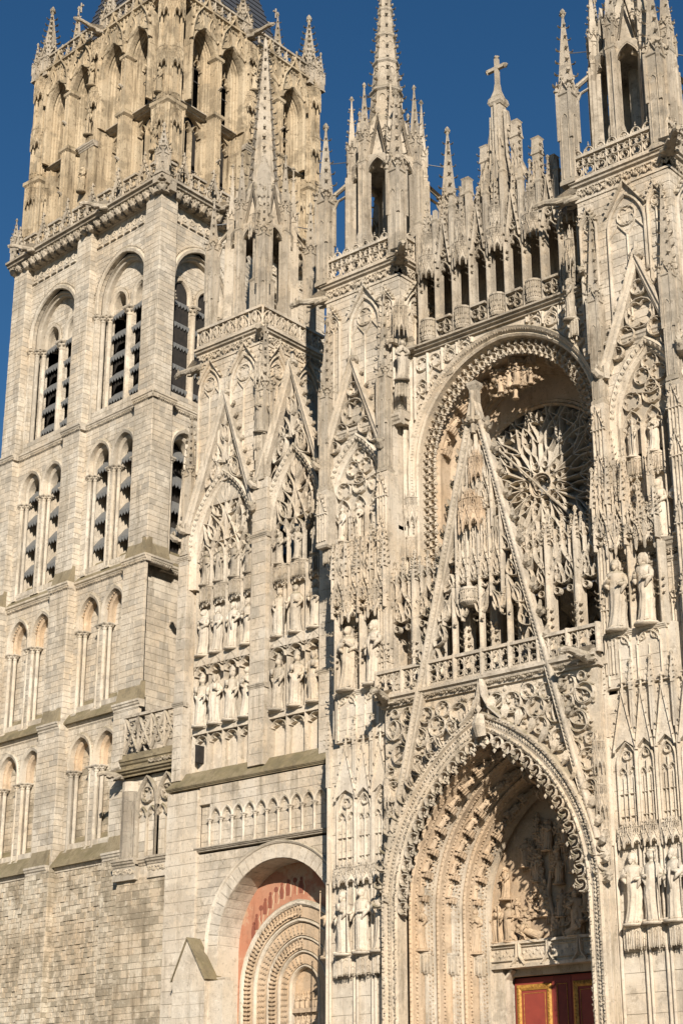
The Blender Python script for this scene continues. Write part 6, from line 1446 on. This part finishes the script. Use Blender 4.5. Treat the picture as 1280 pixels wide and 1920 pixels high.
for q in range(30): a = 2 * pi * q / 30; mb.bar([(-.6 + .43 * cos(a), 25.55), (-.6 + .43 * cos(a), 26.08)], .03, .1 + .43 * sin(a) - .03, .1 + .43 * sin(a) + .03); mb.blob((-.6 + .44 * cos(a), .1 + .44 * sin(a), 25.7 + .3 * (q % 2)), .07)
OG.part('round_tribune', mb, 'pale')
OG.inst('canopy', canopy('rose'), FO(-.35, .1, 28.9), 0, (1.3, 1.2, 1.9)); OG.inst('canopy', canopy('rose'), FO(.0, .1, 31.2), 0, (.8, .8, 1.5))
# ---------------------------------------------------------------- rose window bay
RB_ = Thing('rose_bay', 'recessed rose window with wavy stone tracery under a great cusped arch', 'window', (0, 4, 28))
FR = frame(0, 1.6); AZ2, AH, AR2 = 33.9, 5.2, 5.5
gp = pointed(0, AZ2, AH, AR2, 16)
mb = MB(FR); mb.prism([(-5.6, AZ2), (-5.6, 40.2), (5.6, 40.2), (5.6, AZ2)] + list(reversed(gp)), .12, .5); RB_.part('spandrel_wall', mb, 'white')
mb = MB(FR); mb.mould([(-AH, 27)] + gp + [(AH, 27)], [(-.2, .6), (-.18, .1), (-.08, .02), (.0, .06), (.1, -.1), (.24, -.2), (.3, -.08), (.3, .3)]); ga_ = RB_.part('great_arch', mb, 'pale')
mb = MB(FR)
for u, z, tu, tz in walk([(-AH, 28)] + pointed(0, AZ2, AH + .12, AR2 + .12, 30) + [(AH, 28)], .15): mb.blob((u, -.08, z), .075)
RB_.part('arch_foliage', mb, 'pale', kind='stuff')
# double row of pierced cusps hanging inside the arch
for u, z, tu, tz in walk([(-AH + .1, 28.2)] + pointed(0, AZ2, AH - .1, AR2 - .1, 30) + [(AH - .1, 28.2)], .42, .1):
    mb = MB(FR); n = (tz, -tu); a = atan2(n[1], n[0])
    mb.bar(arc(u + n[0] * .22, z + n[1] * .22, .2, a + pi - 2.3, a + pi + 2.3, 6), .08, .38, .65); mb.bar(arc(u + n[0] * .58, z + n[1] * .58, .17, a + pi - 2.4, a + pi + 2.4, 6), .07, .42, .64)
    for q in (-.9, 0, .9): mb.crocket((u + n[0] * .75, .45, z + n[1] * .75), (cos(a + q), -.3, sin(a + q)), .16)
    mb.crocket((u + n[0] * .4, .4, z + n[1] * .4), (-tu * .5, -1, .2), .13); RB_.part('arch_cusp', mb, 'pale', parent=ga_)
# vault between arch and rose, with carved order
mb = MB(FR); ip = pointed(0, AZ2, 4.35, 4.7, 14); mb.mould([(-4.35, 27)] + ip + [(4.35, 27)], [(.85, .3), (.75, .6), (.42, .75), (.42, 1.0), (.15, 1.15), (.18, 2.0), (0, 2.2), (0, 2.7), (-.12, 2.75), (-.15, 2.95), (-.28, 3.0), (-.28, 3.3)]); RB_.part('vault_orders', mb, 'rose')
i = 0
for u, z, tu, tz in walk(pointed(0, AZ2, 4.62, 5.0, 20), 1.15, .4):
    ang = (atan2(tz, tu) - pi / 2) if u < 0 else atan2(-tz, -tu) - pi / 2
    rz_ = .7 if u < 0 else -.7
    RB_.inst('carved_figure', figure(i % 8, 'rose'), FR(u, 1.3, z - .4), rz_, (1.15, 1.1, .85), -ang); RB_.inst('carved_bracket', console('rose'), FR(u, 1.5, z - .36), rz_, (.6, .8, .38), -ang); i += 1
for j, (u, z, h) in enumerate(((-.75, 37.0, .9), (-.3, 37.15, 1.1), (.12, 37.1, 1.2), (.5, 37.0, 1.05), (.95, 36.95, .85), (0, 36.5, .8))): RB_.inst('carved_figure', figure((j * 3) % 8, 'rose'), FR(u, 1.15 + .1 * (j % 2), z), .3 * (2 - j), (h * 1.25, h * 1.2, h))
mb = MB(FR)
for q in range(70): mb.crocket((random.uniform(-1.6, 1.6), 1.3, 36.8 + random.uniform(0, .9)), (random.uniform(-1, 1), -.8, random.uniform(-.6, .6)), .2)
RB_.part('keystone_foliage', mb, 'rose', kind='stuff')
RZ, RR, RD = 32.6, 4.3, 3.0
mb = MB(FR); P = circ(0, RZ, RR, 40); mb.prism([(-4.5, 27), (-4.5, 39), (0, 39), (0, RZ + RR)] + [p for p in arc(0, RZ, RR, pi / 2, 3 * pi / 2, 20)][1:] + [(0, 27)], RD + .1, RD + .6)
mb.prism([(0, 39), (4.5, 39), (4.5, 27), (0, 27)] + [p for p in arc(0, RZ, RR, -pi / 2, pi / 2, 20)], RD + .1, RD + .6); RB_.part('rose_wall', mb, 'rose')
mb = MB(FR); mb.mould(circ(0, RZ, RR, 48), [(-.1, RD + .6), (-.1, RD + .2), (0, RD + .0), (.12, RD + .08), (.2, RD - .04), (.3, RD + .1)], True); RB_.part('rose_rim', mb, 'rose')
mb = MB(FR); mb.box(-4.4, 4.4, RD + .5, RD + .56, RZ - 4.4, RZ + 4.4); RB_.part('rose_glass', mb, 'glass')
def pol(r, a): return (r * cos(a), RZ + r * sin(a))
mb = MB(FR); mb.bar(circ(0, RZ, .62, 20), .16, RD + .0, RD + .45, True); foil(mb, 0, RZ, .5, 6, RD + .1, RD + .45, .06); RB_.part('rose_eye', mb, 'pale')
NP = 12
for k in range(NP):
    a = 2 * pi * k / NP + pi / 2; ta, tb = RD + .02, RD + .45; hs_ = pi / NP
    mb = MB(FR); mb.bar([pol(.62, a), pol(1.5, a), pol(2.2, a)], .17, ta, tb)
    for s2 in (-1, 1): mb.bar([pol(2.1, a), pol(2.5, a + s2 * .03), pol(3.0, a + s2 * .10), pol(3.5, a + s2 * .15), pol(4.0, a + s2 * .12), pol(4.28, a + s2 * .04)], .12, ta, tb)
    mb.bar([pol(3.2, a), pol(3.55, a + .05), pol(3.9, a), pol(3.55, a - .05)], .07, ta + .05, tb, True); RB_.part('rose_spoke', mb, 'white')
    b = a + hs_
    mb = MB(FR); mb.bar([pol(.75, b - .3), pol(1.15, b - .2), pol(1.5, b - .11), pol(1.85, b), pol(1.5, b + .11), pol(1.15, b + .2), pol(.75, b + .3)], .1, ta, tb)
    for s2 in (-1, 1): mb.bar([pol(1.2, b + s2 * .17), pol(1.25, b + s2 * .07), pol(1.45, b + s2 * .1)], .06, ta + .08, tb)
    p_ = pol(1.05, b); foil(mb, p_[0], p_[1], .17, 3, ta + .05, tb, .05, b); RB_.part('rose_inner_petal', mb, 'white')
    for s2 in (-1, 1):
        mb = MB(FR); c_ = b + s2 * hs_ * .5
        mb.bar([pol(1.75, b + s2 * .03), pol(2.1, b + s2 * .10), pol(2.6, b + s2 * .12), pol(3.0, b + s2 * .06), pol(3.3, b)], .11, ta, tb)
        mb.bar([pol(2.2, a + s2 * .02), pol(2.6, a + s2 * .16), pol(2.95, a + s2 * .20), pol(3.3, a + s2 * .17), pol(3.75, b - s2 * .10), pol(4.25, b - s2 * .06)], .09, ta + .03, tb)
        mb.bar([pol(2.35, b + s2 * .11), pol(2.45, b + s2 * .03), pol(2.65, b + s2 * .1)], .06, ta + .08, tb); mb.bar([pol(3.6, a + s2 * .16), pol(3.75, a + s2 * .05), pol(3.95, a + s2 * .1)], .06, ta + .08, tb); mb.bar([pol(3.0, a + s2 * .19), pol(3.15, a + s2 * .1), pol(3.3, a + s2 * .13)], .05, ta + .08, tb)
        q = pol(2.95, b + s2 * .02); mb.blob((q[0], ta + .1, q[1]), .08); RB_.part('rose_petal', mb, 'white')
    mb = MB(FR); mb.bar([pol(3.3, b), pol(3.6, b + .07), pol(3.95, b + .08), pol(4.28, b), pol(3.95, b - .08), pol(3.6, b - .07)], .09, ta, tb, True); RB_.part('rose_rim_light', mb, 'white')
mb = MB(FR); mb.tube((-3.5, RD - .1, RZ + 3.8), (1.9, RD - .1, RZ - 2.2), .06, .06, 6); RB_.part('stay_bar', mb, 'pale')
# tall panelled jambs beside the arch
for s2 in (-1, 1):
    mb = MB(FR); mb.box(min(s2 * 5.1, s2 * 6.2), max(s2 * 5.1, s2 * 6.2), .1, 3.2, 22.5, 40.2); RB_.part('jamb_wall', mb, 'white')
    for x in (5.35, 5.75, 4.75):
        if x == 4.75: continue
        mb = MB(FR); mb.bar([(s2 * x, 28.5), (s2 * x, 39.6)], .2, -.15, .15); RB_.part('jamb_shaft', mb, 'white')
    RB_.inst('canopy', canopy('pale'), FR(s2 * 5.45, .1, 31.0), 0, (.8, .9, 1.8)); RB_.inst('console', console('pale'), FR(s2 * 5.45, .1, 30.4), 0, (.7, .8, 1.2))
# blind tracery in the spandrels of the great arch
for s2 in (-1, 1):
    for i, x in enumerate((1.6, 2.5, 3.4, 4.3, 5.1)):
        zb = AZ2 + sqrt(max(0, 5.6 ** 2 - x * x)) * 1.02 + .15; mb = MB(FR)
        mb.bar([(s2 * x, zb), (s2 * x, 39.8)], .16, -.06, .15)
        if x > 2: foil(mb, s2 * (x - .45), 39.3, .34, 4, -.02, .15, .08); trefoil_head(mb, s2 * (x - .45), max(zb + .4, 37.6) if x < 4 else 37.9, .38, .6, .08, -.02, .15)
        if x > 3: foil(mb, s2 * (x - .42), 38.6 - .3 * (x - 3), .26, 3, -.02, .15, .06); mb.bar([(s2 * (x - .8), zb + .9), (s2 * (x - .3), zb + 1.3), (s2 * x, zb + .9)], .1, -.02, .15)
        RB_.part('spandrel_tracery', mb, 'white')
    for (x, z) in ((4.7, 36.9), (5.25, 35.6), (5.0, 37.9)): mb = MB(FR); foil(mb, s2 * x, z, .28, 4, -.02, .15, .07); RB_.part('spandrel_foil', mb, 'white')
# ---------------------------------------------------------------- upper arcade with its broken gable and cross
UA = Thing('arcade_gallery', 'weathered grey arcade with dark gaps, lacy canopies and broken pinnacles above the rose', 'gallery', (0, 2, 40))
FU = frame(0, 1.6)
mb = MB(FU); cornice(mb, -5.4, 5.4, 40.25, .05, .4, .35); UA.part('ledge', mb, 'grey')
pu = [-4.72 + 1.045 * i for i in range(10)]
@cached
def balcony(mat):
    mb = MB(); mb.lathe(0, 0, [(.2, -.28), (.34, -.16), (.4, 0), (.4, .08), (.36, .1), (.36, .95), (.42, 1.0), (.42, 1.1), (.3, 1.1)], 12)
    for q in range(12):
        a = pi + pi * q / 11; mb.limb([(.37 * cos(a), .37 * sin(a), .12), (.39 * cos(a), .39 * sin(a), .95)], [.035, .035], 5); mb.blob((.39 * cos(a), .39 * sin(a), .35 + .3 * (q % 2)), .08); mb.crocket((.34 * cos(a), .34 * sin(a), -.1), (cos(a), sin(a), -.8), .13)
    return mb.mesh('balcony', mat)
for i, x in enumerate(pu):
    mb = MB(FU); mb.sq(x, .3, [(.2, 40.2), (.2, 41.4), (.17, 41.5), (.17, 44.6)]); mb.bar([(x, 40.2), (x, 46.6)], .17, -.06, .3); pl_ = UA.part('pillar', mb, 'grey')
    mb = MB(FU)
    for z in (43.3, 43.65): mb.crocket((x - .08, .02, z), (-1, -.5, .2), .14); mb.crocket((x + .08, .02, z), (1, -.5, .2), .14)
    UA.part('pillar_leaves', mb, 'grey', parent=pl_, kind='stuff')
    mb = MB(FU); top = 47.2 + .9 * random.random() + (.8 if abs(x) < 2.2 else 0); mb.sq(x, .1, [(.13, 44.4), (.13, top - .7), (.18, top - .6), (.1, top - .4), (.1, top)]); UA.part('pinnacle_stump', mb, 'grey')
    if i < 9:
        c = x + .52; 
        if i % 2 == 0: UA.inst('balcony', balcony('grey'), FU(c, .06, 40.5), 0, (1.0, 1.0, .95)); UA.inst('canopy', canopy('grey'), FU(c, .15, 43.9), 0, (1.0, 1.1, 1.6)); UA.inst('canopy', canopy('grey'), FU(c, .2, 45.2), 0, (.7, .8, 1.6))
        else:
            mb = MB(FU); foil(mb, c - .2, 40.9, .22, 4, -.12, .08, .06); foil(mb, c + .2, 40.65, .2, 4, -.12, .08, .06); mb.box(x + .1, x + .94, -.16, .12, 41.3, 41.42); mouchette(mb, (c + .3, 40.9), (c + .1, 41.3), .05, -.1, .08, 1, .7); UA.part('balustrade_panel', mb, 'grey')
            mb = MB(FU); mb.bar([(x + .12, 44.3), (c, 46.9), (x + .92, 44.3)], .13, -.1, .2); mb.bar(pointed(c, 43.7, .42, .8, 5), .1, .0, .25); foil(mb, c, 45.0, .2, 4, .0, .2, .06)
            for q in range(4): mb.crocket((x + .15 + .08 * q, -.05, 44.6 + .5 * q), (-1, -.4, .3), .13); mb.crocket((x + .9 - .08 * q, -.05, 44.6 + .5 * q), (1, -.4, .3), .13)
            UA.part('arcade_gablet', mb, 'grey')
        mb = MB(FU); lace_bay(mb, x + .06, x + .98, 44.2, 47.4 + random.uniform(-.3, .5), .12, .34, .085); UA.part('lace_tracery', mb, 'grey')
        mb = MB(FU); spire_on(mb, c, .15, 46.4, 47.6 + random.uniform(0, .6), .1, 4, 4, .11); UA.part('pinnacle', mb, 'grey')
mb = MB(FU); mb.box(-5.3, 5.3, .2, 3.4, 40.0, 40.25); mb.box(-5.3, 5.3, .6, 2.9, 45.3, 45.7); UA.part('gallery_slab', mb, 'grey')
mb = MB(FU); mb.box(-5.3, 5.3, 2.4, 2.7, 40, 45.6); UA.part('rear_wall', mb, 'grey')
# the broken gable: raking bars, flying bits, crosses
FU2 = frame(0, 2.3)
for s2 in (-1, 1):
    mb = MB(FU2); mb.bar([(s2 * 2.3, 46.3), (s2 * 1.5, 47.9), (s2 * .75, 49.8), (s2 * .34, 52.2)], .24, -.1, .25); UA.part('gable_rake', mb, 'grey')
    mb = MB(FU2); mb.bar([(s2 * .42, 52.0), (s2 * .5, 49.5), (s2 * .8, 47.5), (s2 * 1.4, 46.4)], .14, -.2, .0); UA.part('curved_rib', mb, 'grey')
    for (x, z0, z1) in ((.95, 46, 50.6), (2.15, 46, 49.2), (3.0, 46, 48.4)):
        zz = z1 + (.7 if s2 > 0 and x < 1 else 0) + (.6 if s2 > 0 and x == 2.15 else 0)
        mb = MB(FU2); mb.sq(s2 * x, .1, [(.2, z0), (.2, zz - 1.0), (.26, zz - .95), (.22, zz - .7), (.2, zz - .1), (.25, zz)])
        for q in range(6):
            for dx in (-1, 1): mb.crocket((s2 * x + dx * .2, -.05, zz - 2.6 + .42 * q), (dx, -.4, .3), .17)
        UA.part('broken_pinnacle', mb, 'grey')
        mb = MB(FU2); lace_bay(mb, s2 * x - .38, s2 * x + .38, 45.5, zz - 1.4, -.15, .1, .08); UA.part('lace_tracery', mb, 'grey')
    mb = MB(FU2); mb.limb([(s2 * 1.5, .5, 48.8), (s2 * 2.4, .9, 47.2), (s2 * 3.0, 1.2, 46.2)], [.15, .17, .2], 6); UA.part('raking_strut', mb, 'grey')
mb = MB(FU2); mb.sq(0, 0, [(.4, 45.5), (.36, 49.0), (.3, 49.3), (.27, 52.6)]); mb.bar([(0, 46), (0, 52.6)], .16, -.42, -.2); UA.part('cross_post', mb, 'grey')
mb = MB(FU2); lace_bay(mb, -.36, .36, 47.0, 51.5, -.36, -.2, .08); UA.part('post_tracery', mb, 'grey')
# cross
CR = Thing('stone_cross', 'lichened stone cross on the broken gable against the blue sky', 'cross', (0, 2.3, 52.6))
mb = MB(FU2); mb.sq(0, 0, [(.32, 52.55), (.4, 52.7), (.36, 52.95), (.26, 53.1), (.15, 53.5), (.11, 53.9)]); CR.part('cross_foot', mb, 'grey')
mb = MB(FU2); mb.box(-.1, .1, -.1, .1, 53.8, 55.45); CR.part('cross_shaft', mb, 'grey')
mb = MB(FU2); mb.box(-.5, .5, -.095, .095, 54.78, 54.97); CR.part('cross_arm', mb, 'grey')
for (u, z) in ((-.55, 54.87), (.55, 54.87), (0, 55.5)):
    mb = MB(FU2)
    for q in range(7): mb.blob((u + random.uniform(-.06, .06), random.uniform(-.06, .06), z + random.uniform(-.06, .06)), .12)
    CR.part('cross_bud', mb, 'grey')
for s2 in (-1, 1): UA.inst('gargoyle', gargoyle('grey'), FU(s2 * 5.1, -.3, 40.2), s2 * .4, (1.0, .8, 1.0))
# nave wall and roof behind, so the front is not a free-standing card
NV = Thing('nave', 'nave walls and slate roof of the cathedral behind its front', 'building', (0, 30, 0))
mb = MB(); mb.box(-9.5, 9.5, 7.5, 70, 0, 34); NV.part('wall', mb, 'pale')
mb = MB(); mb.add([(-9.8, 7.6, 34), (9.8, 7.6, 34), (0, 7.6, 43.5), (-9.8, 70, 34), (9.8, 70, 34), (0, 70, 43.5)], [(0, 1, 2), (1, 4, 5, 2), (0, 2, 5, 3), (3, 5, 4)]); NV.part('roof', mb, 'slate')
mb = MB(); mb.box(-21, 21, 6.5, 60, 0, 20); NV.part('aisle_wall', mb, 'pale')
# right-hand bay beyond the pier
RS = Thing('right_bay_wall', 'pale wall with a mossy ledge at the right edge beside the statue pier', 'wall', (12, 2, 0))
RS.wall(frame(0, 1.2), 9.0, 16, 0, 26, d=0, course=.55, bl=.9, mat='white'); FRB = frame(0, 1.2)
mb = MB(FRB); sill(mb, 8.9, 16, 21.3, 20.5, .2, -.6); RS.part('mossy_ledge', mb, 'moss')
for i in range(4): RS.inst('colonnette', colonnette(1.6, .08, 'white'), FRB(9.4 + i * .8, -.12, 17.2))
RS.wall(FRB, 10.3, 22, 0, 36, [arch_open(c_, 26, 32.5, 1.8, 4) for c_ in (13.4, 18.4)], d=.1, course=.55, bl=.9, mat='white')
RS.wall(FRB, 11.4, 20.4, 26, 36.5, d=.6, course=.6, bl=.9, mat='pale')
for c_ in (13.4, 18.4): window_bay(RS, FRB, c_, 1.95, 32.5, 36.6, -.1, 'white', 'rad', 3, 30); gable(RS, FRB, c_, 35.0, 2.1, 2.1, 41.0, -.4, .05, 'pale')
RS.finish(100)
